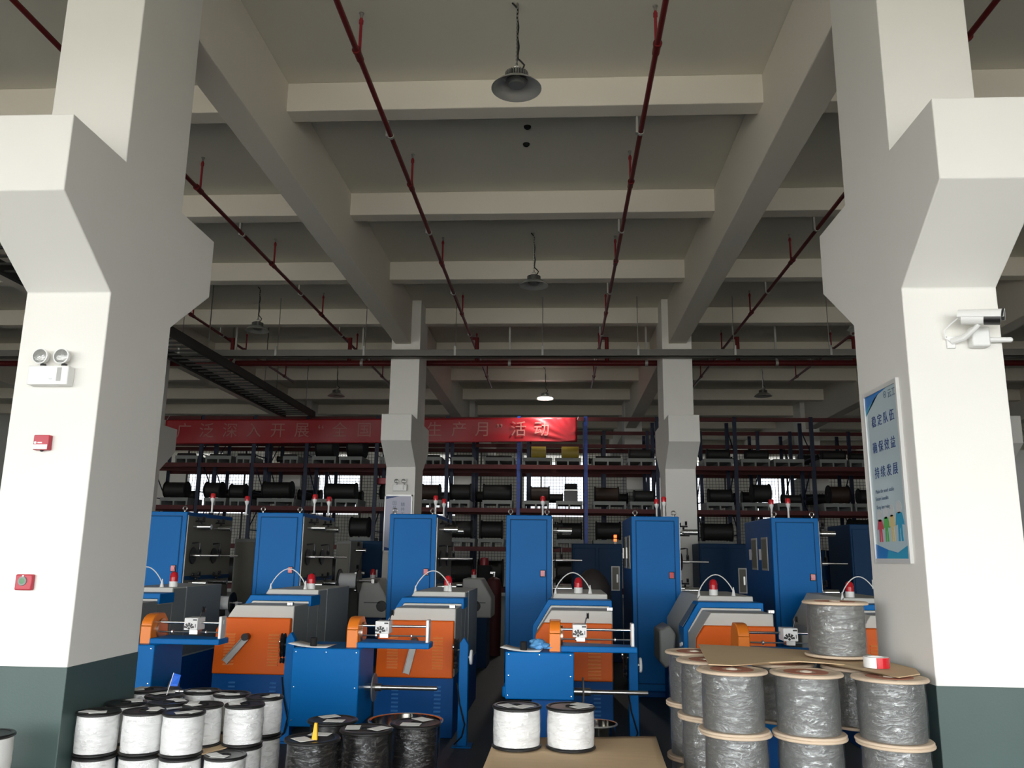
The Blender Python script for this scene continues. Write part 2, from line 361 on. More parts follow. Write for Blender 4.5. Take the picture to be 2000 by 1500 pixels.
def lamp(x, y, label, lit=False, group='hanging high bay lamps'):
    z = 6.25
    t = thing('high_bay_lamp', (x, y, z), label, 'lamp', group)
    MB().lathe([(0.10, 0.085), (0.145, 0.069), (0.195, 0.034), (0.232, 0.0), (0.238, -0.002), (0.238, 0.004), (0.199, 0.039), (0.149, 0.075), (0.104, 0.092)], n=40, closed=True).build('reflector_shade', lamp_in if not lit else white, t)
    hs = MB().cyl((0, 0, 0.03), (0, 0, 0.16), 0.075, n=20)
    for k in range(28):
        a = 2*PI*k/28; c, s = math.cos(a), math.sin(a)
        hs.add([(c*0.07-s*0.003, s*0.07+c*0.003, 0.08), (c*0.112-s*0.003, s*0.112+c*0.003, 0.08), (c*0.112-s*0.003, s*0.112+c*0.003, 0.16), (c*0.07-s*0.003, s*0.07+c*0.003, 0.175),
                (c*0.07+s*0.003, s*0.07-c*0.003, 0.08), (c*0.112+s*0.003, s*0.112-c*0.003, 0.08), (c*0.112+s*0.003, s*0.112-c*0.003, 0.16), (c*0.07+s*0.003, s*0.07-c*0.003, 0.175)],
               [(0, 1, 2, 3), (7, 6, 5, 4), (0, 4, 5, 1), (1, 5, 6, 2), (2, 6, 7, 3), (3, 7, 4, 0)])
    hs.cyl((0, 0, 0.16), (0, 0, 0.18), 0.07, n=20)
    hs.build('heat_sink', lampgrey, t, smooth=False)
    if lit:
        MB().cyl((0, 0, 0.02), (0, 0, 0.03), 0.222, n=32).build('diffuser', lamp_on, t)
    else:
        MB().cyl((0, 0, 0.05), (0, 0, 0.075), 0.095, n=24).build('led_plate', lampgrey, t)
    MB().tube([(0.0, 0, 0.17), (0.0, 0, 0.19), (0.025, 0, 0.205), (0.03, 0, 0.225), (0.0, 0, 0.24), (-0.03, 0, 0.225)], 0.006, 8).build('hook', steel, t)
    cb = MB()
    n = 22; pts = []
    for k in range(n+1):
        u = k/n; wig = 0.006*math.sin(7*u*PI)*(1 if k not in (0, n) else 0)
        pts.append((0.02*(1-u)+wig+(0.05*math.sin(PI*min(1, u*6)) if u < 0.17 else 0)-(0.05*((u-0.9)/0.1) if u > 0.9 else 0), 0, 0.18+u*(ZC-z-0.18)))
    cb.tube(pts, 0.009, 8).build('power_cable', black, t)
    ch = MB()
    for k in range(16):
        zz = 0.23+k*(ZC-z-0.23)/16
        ch.lathe([(0.004, 0), (0.012, 0.02), (0.012, 0.03), (0.004, 0.05)], (0, 0, zz), 'z', 5)
    ch.build('chain', steel, t)
    if lit:
        l = bpy.data.lights.new('lamp_light', 'AREA'); l.shape = 'DISK'; l.size = 0.4; l.energy = 60; l.color = (1, 0.96, 0.88)
        o = bpy.data.objects.new('lamp_light', l); COL.objects.link(o); o.parent = t; o.location = (0, 0, 0.0)
    return t
lamp(-0.41, 7.11, 'unlit silver high bay lamp nearest the camera, hanging at top centre')
lamp(-0.42, 12.95, 'unlit high bay lamp hanging beyond the nearest one, over the middle aisle')
lamp(-0.40, 24.05-1.15, 'the only lit high bay lamp, glowing above the red banner', True)
lamp(-6.02, 15.64, 'unlit high bay lamp above the grey tray just right of the left column')
lamp(-6.25, 22.5, 'unlit high bay lamp hanging left of the left middle column')
lamp(5.52, 22.4, 'unlit high bay lamp hanging right of the right middle column')
lamp(5.75, 15.64, 'unlit high bay lamp half hidden by the right foreground column')
lamp(-11.2, 22.0, 'farthest left unlit high bay lamp, above the left end of the banner')
for x, y, lab in ((-0.43, 9.36, 'round smoke detector on the ceiling behind the first beam'), (-0.45, 9.85, 'small ceiling sensor just beyond the smoke detector')):
    q = atZ(1030, 247, ZC) if y < 9.5 else atZ(1028, 281, ZC)
    d = MB().lathe([(0.0, -0.035), (0.025, -0.035), (0.042, -0.018), (0.046, 0.0)], n=20).build('smoke_detector', rubber)
    d.location = (q.x, q.y, ZC); tag(d, lab, 'detector')

# ================================================================== TALL TOWERS WITH ROLLERS (one per production line)
def alarm_light(parent, x, y, z, s=1.0):
    a = MB().cyl((x, y, z), (x, y, z+0.015), 0.035*s, n=14).cyl((x, y, z), (x, y, z+0.19*s), 0.014*s, n=10).lathe([(0.014*s, 0.15*s), (0.034*s, 0.20*s), (0.034*s, 0.225*s)], (x, y, z), 'z', 14).build('alarm_post', white, parent)
    MB().lathe([(0.036*s, 0.0), (0.038*s, 0.055*s), (0.030*s, 0.075*s), (0.001, 0.08*s)], (x, y, z+0.222*s), 'z', 16).build('alarm_cap', red, a)
def tower(x0, x1, label, alarms, left_windows=False, side=True, D=1.75, yf=12.2, ztop=None):
    z1 = 2.50 if ztop is None else ztop
    W = x1-x0
    t = thing('winding_tower', (x1, yf, 0), label, 'machine tower', 'blue towers in a row')
    MB().box(-W, 0, 0.03, D, 0.08, z1).box(-W+0.04, -0.04, 0.1, D-0.05, 0, 0.09).build('body', blue_d, t, bevel=0.012)
    MB().box(-W, 0.0, 0.0, 0.03, 0.10, z1-0.005).build('door_frame', blue, t, bevel=0.008)
    d = MB().box(-W+0.065, -0.075, -0.012, 0.004, 0.2, z1-0.07).build('door', blue, t, bevel=0.01)
    MB().box(-W+0.056, -0.066, -0.004, 0.002, 0.19, z1-0.061).build('door_seam', navy, t, smooth=False)
    k = MB().box(-0.165, -0.09, -0.03, -0.012, 1.62, 1.72).build('switch_plate', black, t, bevel=0.006)
    MB().cyl((-0.13, -0.045, 1.675), (-0.13, -0.03, 1.675), 0.03, n=16).box(-0.160, -0.100, -0.036, -0.03, 1.635, 1.712).build('switch_knob', red, k)
    for xx in (-W+0.06, -0.07):
        MB().lathe([(0.030+0.009*math.cos(a), 0.009*math.sin(a)) for a in [2*PI*i/8 for i in range(8)]], (xx, 0.06, z1+0.05), 'y', 18, True).cyl((xx, 0.06, z1), (xx, 0.06, z1+0.018), 0.012, n=8).build('eye_bolt', steel, t)
    for ax, ay in alarms: alarm_light(t, ax, ay, z1)
    if side:
        MB().box(0.0, 0.012, 0.05, D-0.02, 0.16, z1-0.06).build('side_panel', olive, t, bevel=0.003)
        MB().box(0.0, 0.02, 0.045, D, 1.50, 1.56).build('cross_rail', navy, t)
    MB().box(0.0, 0.012, 0.028, 0.045, 0.2, z1-0.05).build('trim_strip', galv, t)
    def roller(y, z, L=0.20, r=0.042):
        b = MB().cyl((0.01, y, z), (0.07, y, z), 0.016, n=10).cyl((0.07, y, z), (0.09, y, z), 0.026, n=12).build('roller_shaft', steel, t)
        MB().cyl((0.09, y, z), (0.09+L, y, z), r, n=16).build('roller', chrome, b)
    def knobs(y, z):
        q = MB()
        q.tube([(0.01, y, z), (0.16, y, z)], 0.012, 8)
        for i, (dx, dz, r) in enumerate(((0.05, 0.03, 0.026), (0.10, -0.03, 0.022), (0.14, 0.045, 0.034))):
            q.lathe([(0.008, -0.014), (r, -0.012), (r*0.75, 0.0), (r, 0.012), (0.008, 0.014)], (dx, y, z+dz), 'x', 12)
        q.build('guide_bracket', black, t)
    def spindle(y, z):
        s_ = MB().cyl((0.01, y, z), (0.44, y, z), 0.014, n=10).cyl((0.01, y, z), (0.16, y, z), 0.026, n=12).build('spindle', steel, t)
        MB().lathe([(0.02, -0.008), (0.115, -0.008), (0.125, 0.0), (0.115, 0.008), (0.02, 0.008)], (0.045, y, z), 'x', 24).build('disc', black, s_)
        MB().tube([(0.02, y, z+0.18), (0.10, y, z+0.19), (0.14, y, z+0.19), (0.14, y, z+0.08)], 0.011, 8).lathe([(0.01, -0.02), (0.045, -0.015), (0.03, 0), (0.045, 0.015), (0.01, 0.02)], (0.14, y, z+0.06), 'x', 14).build('tension_arm', black, t)
    for dy in (0.22, 0.98):
        roller(dy, 2.285); knobs(dy+0.06, 2.37); spindle(dy, 1.86); roller(dy, 1.46); knobs(dy+0.06, 1.55)
    if left_windows:
        for yy in (0.45, 1.10):
            f = MB().box(-W-0.012, -W, yy-0.18, yy+0.18, 1.75, 2.23).build('window_frame', galv, t, bevel=0.004)
            MB().box(-W-0.016, -W-0.010, yy-0.15, yy+0.15, 1.78, 2.20).build('window_pane', olive, f)
            MB().box(-W-0.03, -W, yy+0.25, yy+0.28, 1.9, 2.06).build('handle', steel, t)
    return t
def PX(px, py, Y): return atY(px, py, Y).x
CY = 12.2
tower(PX(366, 1004, CY)-0.67, PX(366, 1004, CY), 'leftmost blue tower, cut off by the left column', [(0.22, 0.35), (0.55, 0.9)])
tower(PX(503, 1004, CY), PX(592, 1004, CY), 'second blue tower from the left, next to the leftmost one', [(0.06, 0.35), (0.14, 0.85)])
tower(PX(762, 1004, CY), PX(853, 1004, CY), 'blue tower standing in front of the left middle column and its lavender sign', [(-0.08, 0.4), (-0.05, 1.1)])
tower(PX(989, 1006, CY), PX(1078, 1006, CY), 'blue tower at the centre of the row, with a single red-capped alarm on top', [(-0.14, 0.35)])
tower(PX(1233, 1009, CY), PX(1326, 1009, CY), 'blue tower partly covering the right middle column', [(-0.23, 0.75), (-0.18, 0.25)], True)
tower(PX(1506, 1014, CY), PX(1598, 1014, CY), 'rightmost blue tower, with two narrow windows in its left side', [(-0.50, 0.6), (-0.32, 0.35)], True)

# ================================================================== ORANGE-FRONTED MACHINES
def slots(mb, xs, z0, n, dz, w=0.075, y=0.0, h=0.016):
    for x in xs:
        for k in range(n):
            z = z0-k*dz
            mb.prism([(y, z-h/2), (y-0.018, z-h/2), (y-0.016, z-h/4), (y-0.002, z+h/2), (y, z+h/2)], 'x', x-w/2, x+w/2)
def beacon(parent, x, y, z, s=1.0):
    b = MB().cyl((x, y, z), (x, y, z+0.075*s), 0.058*s, n=24).build('beacon_base', white, parent)
    MB().lathe([(0.054*s, 0.075*s), (0.054*s, 0.135*s), (0.058*s, 0.14*s), (0.052*s, 0.155*s), (0.046*s, 0.185*s), (0.025*s, 0.205*s), (0.001, 0.21*s)], (x, y, z), 'z', 24).build('beacon_dome', red, b)
def machine(xr, label, crank=None, louvre='rows', beacon_x=-0.2, cable=True, pulley=True, box_left=False):
    t = thing('stranding_machine', (xr, 9.3, 0), label, 'machine', 'orange-fronted machines in a row')
    W = 0.83
    def prof(dx, ztop, zlow, left, slope):   # front section outline in x,z
        return [(0, zlow), (0, ztop), (-W+slope, ztop), (-W-left, ztop-0.26*slope/0.17), (-W-left, zlow)]
    MB().box(-W-0.03, 0.0, 0.04, 2.6, 0.0, 0.62).build('base', blue_d, t, bevel=0.008)
    for vx in (-W+0.20, -0.17):
        bf = MB(); slots(bf, (vx,), 0.52, 9, 0.042, y=0.042)
        bf.build('vent_louvre', blue_s, t, smooth=False)
    MB().prism(prof(0, 1.335, 0.62, 0.0, 0.17), 'y', 0.06, 0.60).build('front_housing', grey, t, bevel=0.008)
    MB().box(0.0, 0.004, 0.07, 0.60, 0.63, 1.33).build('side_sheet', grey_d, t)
    # orange cover on the front, with folded rim
    fc = [(-0.005, 0.615), (-0.005, 1.208), (-W+0.085, 1.208), (-W+0.0, 1.075), (-W-0.012, 0.615)]
    f = MB().prism(fc, 'y', -0.03, 0.06).build('front_cover', orange, t, bevel=0.012)
    for vx in ((-W+0.17, -0.17) if louvre == 'rows' else (-0.20,)):
        sl = MB()
        if louvre == 'rows': slots(sl, (vx,), 1.03, 11, 0.031, w=0.12, y=-0.029, h=0.02)
        else: slots(sl, (vx,), 1.05, 12, 0.036, w=0.14, y=-0.029, h=0.022)
        sl.build('vent_louvre', orange_s, f, smooth=False)
    # blue arched seam
    ring = [(0.03, 1.30), (0.03, 1.42), (-W+0.13, 1.42), (-W-0.05, 1.13), (-W-0.05, 0.0), (-W, 0.0), (-W, 1.10), (-W+0.16, 1.36), (0.0, 1.36), (0.0, 1.30)]
    MB().prism(ring, 'y', 0.60, 0.98).build('arched_trim', blue, t, bevel=0.006)
    MB().prism([(0, 0.6), (0, 1.355), (-W+0.16, 1.355), (-W+0.002, 1.10), (-W+0.002, 0.6)], 'y', 0.60, 0.98).build('middle_housing', grey, t)
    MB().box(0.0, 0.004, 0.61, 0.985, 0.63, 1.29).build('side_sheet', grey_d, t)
    # taller rear housing
    rear = [(0, 0.6), (0, 1.475), (-W+0.21, 1.475), (-W+0.002, 1.12), (-W+0.002, 0.6)]
    MB().prism(rear, 'y', 0.98, 2.5).build('rear_housing', grey, t, bevel=0.008)
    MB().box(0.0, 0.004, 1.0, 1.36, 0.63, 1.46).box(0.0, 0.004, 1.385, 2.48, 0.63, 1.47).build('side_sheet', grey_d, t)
    MB().box(0.0, 0.006, 1.36, 1.385, 0.63, 1.47).build('trim_strip', galv, t)
    if crank:
        (kx, kz, ex, ez) = crank
        d = Vector((ex-kx, 0, ez-kz)); n_ = d.normalized(); q = Vector((-n_.z, 0, n_.x))*0.035
        A, B = Vector((kx, 0, kz)), Vector((ex, 0, ez))
        a_ = MB().prism([((A-q).x, (A-q).z), ((A+q).x, (A+q).z), ((B+q).x, (B+q).z), ((B-q).x, (B-q).z)], 'y', -0.055, -0.04)
        for s in (-1, 1):
            o1, o2 = A+q*s, A+q*s*0.85; p1, p2 = B+q*s, B+q*s*0.85
            a_.prism([(o1.x, o1.z), (o2.x, o2.z), (p2.x, p2.z), (p1.x, p1.z)], 'y', -0.085, -0.04)
        arm = a_.build('wire_chute', galv, t, smooth=False)
        MB().cyl((kx, -0.12, kz+0.01), (kx, -0.03, kz+0.01), 0.038, n=18).build('knob', black, arm)
    beacon(t, beacon_x, 1.2, 1.475, 0.9)
    if cable:
        pts = [(-0.62+0.42*k/14, 1.05+0.05*k/14, 1.52+0.20*math.sin(PI*k/14)**0.8) for k in range(15)]
        cb = MB().tube(pts, 0.0065, 8).build('antenna_cable', white, t)
        MB().lathe([(0.026, 0), (0.008, 0.08), (0.006, 0.10)], (-0.20, 1.10, 1.475), 'z', 12).lathe([(0.024, 0), (0.008, 0.08), (0.006, 0.10)], (-0.62, 1.05, 1.44), 'z', 12).build('cable_gland', white, cb)
    for (hx, hz) in ((-0.03, 1.345), (-W+0.04, 0.63)):
        MB().box(hx-0.03, hx+0.03, 0.0, 0.05, hz, hz+0.03).cyl((hx, -0.01, hz+0.015), (hx, 0.05, hz+0.015), 0.012, n=8).build('latch', steel, t)
    if box_left:
        MB().prism([(-W-0.10, 0.66), (-W-0.06, 1.02), (-W-0.14, 1.12), (-W-0.26, 1.05), (-W-0.26, 0.70), (-W-0.2, 0.62)], 'y', 1.15, 1.75).build('control_box', grey_d, t, bevel=0.02)
        MB().prism([(-W-0.05, 1.14), (-W+0.10, 1.385), (-W+0.105, 1.39), (-W-0.055, 1.145)], 'y', 0.64, 0.95).build('control_panel', ink_s, t)
        MB().cyl((-W-0.07, 0.7, 0.95), (-W-0.05, 0.7, 0.95), 0.02, n=10).cyl((-W-0.07, 0.8, 0.93), (-W-0.05, 0.8, 0.93), 0.02, n=10).build('panel_button', white, t)
    return t
machine(-4.764, 'leftmost machine, grey rear housing half hidden by the left column', beacon_x=-0.10)
machine(-2.939, 'orange-fronted machine with a slanted grey chute, right of the left foreground column', crank=(-0.47, 1.0, -0.69, 0.74), beacon_x=-0.16)
machine(-1.136, 'orange-fronted machine with steep grey chute, behind the steel spindle left of centre', crank=(-0.42, 0.99, -0.50, 0.66), beacon_x=-0.24)
machine(0.575, 'orange-fronted machine just right of centre with a blue arched trim on its shoulder', louvre='wide', beacon_x=-0.34)
machine(2.294, 'orange-fronted machine behind the cardboard sheet and grey drums', louvre='wide', beacon_x=-0.42, box_left=True)
machine(3.978, 'rightmost machine, mostly hidden behind the single drum and right column', beacon_x=-0.48, box_left=True)

# ================================================================== GUIDE STANDS (blue posts beside the machines)
def guide_stand(x, y, h, label, disc=True):
    t = thing('guide_stand', (x, y, 0), label, 'stand', 'blue wire guide stands')
    MB().prism([(-0.05, 0), (0.05, 0), (0.045, h-0.07), (0.0, h), (-0.045, h-0.06)], 'y', -0.045, 0.045).build('post', blue, t, bevel=0.006)
    MB().box(-0.10, 0.10, -0.10, 0.12, 0, 0.012).build('foot_plate', blue, t)
    for i, (dz, r) in enumerate(((-0.06, 0.05), (-0.13, 0.062), (-0.21, 0.05), (-0.29, 0.03))):
        MB().lathe([(0.01, -0.02), (r, -0.018), (r*0.7, 0), (r, 0.018), (0.01, 0.02)], (-0.085, -0.01, h+dz), 'x', 18).build('guide_pulley', black, t)
    MB().cyl((-0.11, -0.01, h-0.13), (0.0, -0.01, h-0.13), 0.012, n=8).build('axle', steel, t)
    MB().lathe([(0.006, -0.006), (0.03, -0.006), (0.03, 0.006), (0.006, 0.006)], (-0.112, -0.01, h-0.10), 'x', 14).build('pulley_cap', chrome, t)
    if disc: MB().lathe([(0.012, -0.012), (0.07, -0.012), (0.076, 0.0), (0.07, 0.012), (0.012, 0.012)], (0.075, 0.0, h-0.20), 'x', 26).cyl((0.04, 0, h-0.2), (0.075, 0, h-0.2), 0.012, n=8).build('disc', paper, t)
    MB().tube([(-0.06, -0.05, h-0.45), (-0.03, -0.06, h-0.65), (0.03, -0.07, h-0.85), (0.0, -0.06, 0.10), (-0.08, -0.03, 0.02)], 0.008, 8).build('hose', rubber, t)
    return t
guide_stand(-2.83, 9.0, 1.09, 'blue post between the leftmost full orange machine and the blue box', disc=False)
guide_stand(-0.99, 9.0, 1.07, 'blue post with a pale disc, left of the dark central aisle')
guide_stand(0.765, 9.05, 1.02, 'blue post under the end of the central winding arm')

# ================================================================== TAKE-UP WINDERS
def winder(bx0, bx1, zb, label, arm_end, guard_x, block_x, spin=(0.16, 0.69), spin_z=0.675, paper_on=True, yaw=0.0, open_side=False):
    """local origin at the right front corner of the box, on the floor"""
    t = thing('take_up_winder', (bx1, 7.9, 0), label, 'winder', 'blue take-up winders')
    W = bx1-bx0; zt = 1.048
    MB().box(-W, 0, 0.0, 0.62, zb, zt).build('box', blue, t, bevel=0.01)
    MB().box(-W*0.62, -0.02, 0.10, 0.50, 0.0, zb+0.01).box(-W*0.75, 0.04, 0.05, 0.55, 0.0, 0.04).build('pedestal', blue_d, t, bevel=0.008)
    MB().box(-W-0.03, -W+0.06, 0.08, 0.4, zb, zb+0.10).build('side_lug', blue, t, bevel=0.02)
    for (u, v) in ((0.05, 0.95), (0.5, 0.95), (0.95, 0.95), (0.04, 0.08), (0.96, 0.08), (0.05, 0.5), (0.95, 0.5)):
        MB().lathe([(0.007, 0.0), (0.006, -0.004), (0.0005, -0.005)][::-1], (-W+u*W, -0.001, zb+v*(zt-zb)), 'y', 8).build('screw', chrome, t)
    g = MB(); n = 12; r = 0.13
    out = [(r*0.0+0.0, 0)]
    pts = [(0.0, zt-0.02), (0.0, zt+0.16)]
    for k in range(9):
        a = PI/2*k/8; pts.append((0.16-0.16*math.cos(a), zt+0.16+0.11*math.sin(a)))
    pts += [(0.26, zt+0.27), (0.34, zt+0.2), (0.38, zt-0.02)]
    gd = MB().prism([(y+0.12, z) for y, z in pts], 'x', guard_x-0.105, guard_x).build('belt_guard', orange_l, t, bevel=0.008)
    MB().cyl((guard_x, 0.32, zt+0.12), (guard_x+0.02, 0.32, zt+0.12), 0.10, n=24).build('pulley', steel, gd)
    MB().prism([(guard_x, 0.10), (arm_end, 0.10), (arm_end, 0.34), (guard_x, 0.48)], 'z', zt-0.002, zt+0.05).build('arm', blue, t, bevel=0.008)
    ep = MB().box(arm_end-0.05, arm_end-0.02, 0.18, 0.30, zt+0.045, zt+0.255).cyl((arm_end-0.055, 0.24, zt+0.20), (arm_end-0.015, 0.24, zt+0.20), 0.025, n=12).build('end_plate', white_m, t, bevel=0.006)
    MB().cyl((guard_x, 0.24, zt+0.19), (arm_end-0.04, 0.24, zt+0.19), 0.012, n=12).build('traverse_shaft', chrome, t)
    MB().cyl((guard_x, 0.26, zt+0.10), (arm_end-0.04, 0.26, zt+0.10), 0.007, n=8).cyl((guard_x+0.14, 0.26, zt+0.10), (guard_x+0.155, 0.26, zt+0.10), 0.02, n=10).cyl((arm_end-0.2, 0.26, zt+0.10), (arm_end-0.19, 0.26, zt+0.10), 0.018, n=10).build('reversing_rod', steel, t)
    b = MB().box(block_x-0.066, block_x+0.066, 0.15, 0.33, zt+0.125, zt+0.24).build('traverse_block', white, t, bevel=0.006)
    em = MB()   # printed fan emblem
    for k in range(5):
        a = PI*(0.08+0.21*k); c, s = math.cos(a), math.sin(a)
        cx, cz = block_x-0.015, zt+0.145; q = 0.011
        em.add([(cx+c*0.016-s*q*0.6, 0.148, cz+s*0.016+c*q*0.6), (cx+c*0.016+s*q*0.6, 0.148, cz+s*0.016-c*q*0.6), (cx+c*0.05+s*q, 0.148, cz+s*0.05-c*q), (cx+c*0.05-s*q, 0.148, cz+s*0.05+c*q)], [(0, 1, 2, 3)])
    em.cyl((block_x-0.015, 0.1475, zt+0.143), (block_x-0.015, 0.149, zt+0.143), 0.012, n=12)
    em.box(block_x+0.02, block_x+0.058, 0.1475, 0.149, zt+0.215, zt+0.228).box(block_x+0.044, block_x+0.050, 0.1475, 0.149, zt+0.15, zt+0.185)
    em.build('emblem', black, b, smooth=False)
    MB().tube([(block_x+0.05, 0.24, zt+0.24), (block_x+0.065, 0.24, zt+0.30)], 0.006, 6).lathe([(0.005, -0.012), (0.03, -0.01), (0.022, 0), (0.03, 0.01), (0.005, 0.012)], (block_x+0.078, 0.24, zt+0.315), 'x', 14).build('wire_guide', black, b)
    MB().box(block_x-0.03, block_x+0.05, 0.2, 0.3, zt+0.085, zt+0.125).build('lever', steel, b)
    sx = spin[0]
    s_ = MB().cyl((-0.02, 0.28, spin_z), (spin[1], 0.28, spin_z), 0.021, n=16).cyl((-0.02, 0.28, spin_z), (sx, 0.28, spin_z), 0.035, n=16).build('spindle', steel, t)
    MB().lathe([(0.02, -0.006), (0.125, -0.006), (0.13, 0.0), (0.125, 0.008), (0.02, 0.012)], (sx*0.55, 0.28, spin_z), 'x', 30).build('drive_disc', lampgrey, s_)
    if paper_on:
        V = []; F = []; nn = 8
        for j in range(3):
            for i in range(nn+1):
                u = i/nn; V.append((-W-0.05+0.36*u+0.02*j, 0.0+0.13*j, zt+0.004+0.035*(1-u)**3+0.012*max(0, u-0.6)*j))
        for j in range(2):
            for i in range(nn): F.append((j*(nn+1)+i, j*(nn+1)+i+1, (j+1)*(nn+1)+i+1, (j+1)*(nn+1)+i))
        ns = MB().add(V, F).build('note_sheet', paper, t, angle=180); sd = ns.modifiers.new('thick', 'SOLIDIFY'); sd.thickness = 0.002; sd.offset = 1
        MB().cyl((-W*0.74, 0.10, zt+0.006), (-W*0.74, 0.10, zt+0.085), 0.032, n=18).build('weight', rubber, t, bevel=0.006)
    return t
def lx(px, py, bx1): return PX(px, py, 8.12)-bx1
r1 = PX(703, 1265, 7.9); l1 = PX(572, 1265, 7.9)
r0 = PX(302, 1262, 7.9)
winder(r0-0.62, r0, 0.36, 'leftmost take-up winder, its blue box beside the left foreground column', lx(438, 1243, r0), lx(305, 1230, r0), lx(378, 1226, r0), paper_on=False, spin_z=0.60)
winder(l1, r1, 0.36, 'take-up winder with the tall blue box behind the black cable spools', lx(842, 1262, r1), lx(704, 1230, r1), lx(749, 1231, r1))
r2 = PX(1121, 1276, 7.9); l2 = PX(987, 1276, 7.9)
winder(l2, r2, 0.64, 'take-up winder with the blue box behind the two white spools', lx(1243, 1265, r2), lx(1095, 1240, r2), lx(1132, 1240, r2))
r3 = r2+1.87
winder(r3-0.62, r3, 0.40, 'take-up winder whose orange guard rises behind the cardboard on the drums', lx(1660, 1270, r3), lx(1460, 1245, r3), lx(1541, 1246, r3), paper_on=False)

# ================================================================== PALLET RACKS AT THE BACK OF THE HALL
ORD = ['first', 'second', 'third', 'fourth', 'fifth', 'sixth', 'seventh', 'eighth', 'ninth', 'tenth', 'eleventh', 'twelfth', 'thirteenth', 'fourteenth',
       'fifteenth', 'sixteenth', 'seventeenth', 'eighteenth', 'nineteenth', 'twentieth', 'twenty-first', 'twenty-second', 'twenty-third']
YR = 23.5
UPR = [PX(p, 900, YR) for p in (262, 391, 494, 598, 735, 873, 1013, 1144, 1284, 1437, 1588, 1730, 1870)]
LEV = [2.17, 3.24, 4.46, 1.05]
def rack(y0, ups, levels, label, lit_ups=()):
    t = thing('pallet_rack', (0, y0, 0), label, 'rack', None)
    for i, x in enumerate(ups):
        for yy in (0, 1.1):
            o = MB().box(x-0.05, x+0.05, yy-0.035, yy+0.035, 0, 5.86).box(x-0.09, x+0.09, yy-0.07, yy+0.07, 0, 0.012)
            u = o.build('upright', rackblue_lit if (i in lit_ups and yy == 0) else rackblue, t, smooth=False)
            h = MB()
            for k in range(30):
                for s in (-0.025, 0.025): h.box(x+s-0.007, x+s+0.007, yy-0.0365, yy-0.0345, 0.5+k*0.18, 0.53+k*0.18)
            if yy == 0: h.build('perforation', black, u, smooth=False)['kind'] = 'stuff'
        br = MB()
        for k in range(5):
            z = 0.4+1.08*k
            a, b = ((0, 1.1) if k % 2 == 0 else (1.1, 0))
            br.tube([(x, a, z), (x, b, z+1.0)], 0.018, 6); br.tube([(x, 0, z), (x, 1.1, z)], 0.018, 6)
        br.build('side_brace', rackblue, t)
    for z in levels:
        for i in range(len(ups)-1):
            for yy in (-0.045, 1.145):
                MB().box(ups[i]+0.05, ups[i+1]-0.05, yy-0.025, yy+0.025, z-0.12, z).build('shelf_beam', red_dark, t, smooth=False)
    for i in range(len(ups)-1):
        MB().box(ups[i]+0.05, ups[i+1]-0.05, -0.07, -0.02, 5.72, 5.83).build('top_beam', red_dark, t, smooth=False)
    return t
rack(YR, UPR, LEV, 'front blue and red pallet rack spanning the back of the hall', lit_ups=(6, 7))
UP2 = [PX(p, 900, 26.2) for p in (300, 420, 528, 640, 790, 925, 1032, 1180, 1265, 1369, 1481, 1545, 1660, 1780)]
rack(26.2, UP2, [3.36, 4.62, 5.42], 'second pallet rack standing behind the front rack')
# wire mesh guard behind the racks
fx0, fx1 = -12.6, 11.4
fence = thing('wire_mesh_fence', (0, 27.45, 0), 'tall wire mesh guard behind the pallet racks', 'fence')
nP = 12
for i in range(nP):
    a = fx0+(fx1-fx0)*i/nP; b = fx0+(fx1-fx0)*(i+1)/nP
    m = MB(); k = 0; x = a
    while x < b-1e-6: m.box(x-0.005, x+0.005, -0.005, 0.005, 1.5, 5.3); x += 0.1
    z = 1.5
    while z <= 5.3: m.box(a, b, -0.005, 0.005, z-0.005, z+0.005); z += 0.1
    m.build('mesh_panel', wire, fence, smooth=False)
    MB().box(a-0.025, a+0.025, -0.02, 0.02, 0, 5.3).build('fence_post', wire, fence, smooth=False)
MB().box(fx0, fx1, -0.02, 0.02, 5.3, 5.34).build('top_rail', wire, fence, smooth=False)

def clear(x0, x1, ups):
    """keep goods clear of the rack frames"""
    for u in ups:
        if x0-0.06 < u < x1+0.06:
            if u-x0 > x1-u: x1 = min(x1, u-0.07)
            else: x0 = max(x0, u+0.07)
    return x0, x1
def steel_pallet(px0, px1, z, label):
    x0, x1 = clear(PX(px0, 900, YR), PX(px1, 900, YR), UPR); w = x1-x0
    t = thing('steel_pallet', ((x0+x1)/2, YR+0.0, z), label, 'pallet', 'pale steel pallets on the racks')
    MB().box(-w/2, w/2, 0.05, 1.04, 0.12, 0.22).build('deck', pale, t, smooth=False)
    for s in (-w/2+0.03, 0, w/2-0.03): MB().box(s-0.022, s+0.022, 0.05, 1.04, 0.0, 0.12).build('runner', pale, t, smooth=False)
    return t
PU = [(340, 384), (399, 450), (459, 517), (551, 581), (608, 655), (661, 706), (733, 752), (829, 862), (881, 925), (944, 1004), (1022, 1078), (1084, 1135), (1158, 1217), (1227, 1280), (1376, 1432), (1448, 1505), (1512, 1572), (1602, 1655), (1660, 1712)]
PMD = [(318, 372), (403, 446), (453, 488), (506, 578), (612, 652), (657, 702), (733, 752), (820, 864), (880, 918), (943, 1001), (1022, 1072), (1086, 1138), (1158, 1222), (1230, 1276), (1378, 1431), (1446, 1500), (1515, 1562), (1605, 1660), (1665, 1712)]
PL = [(690, 730), (878, 930), (938, 986), (1086, 1140), (1158, 1215), (1362, 1430), (1640, 1700)]
for lab, L, z in (('upper', PU, LEV[2]), ('middle', PMD, LEV[1]), ('lower', PL, LEV[0])):
    for i, (a, b) in enumerate(L): steel_pallet(a, b, z, '%s pale steel pallet from the left on the %s rack level' % (ORD[i], lab))
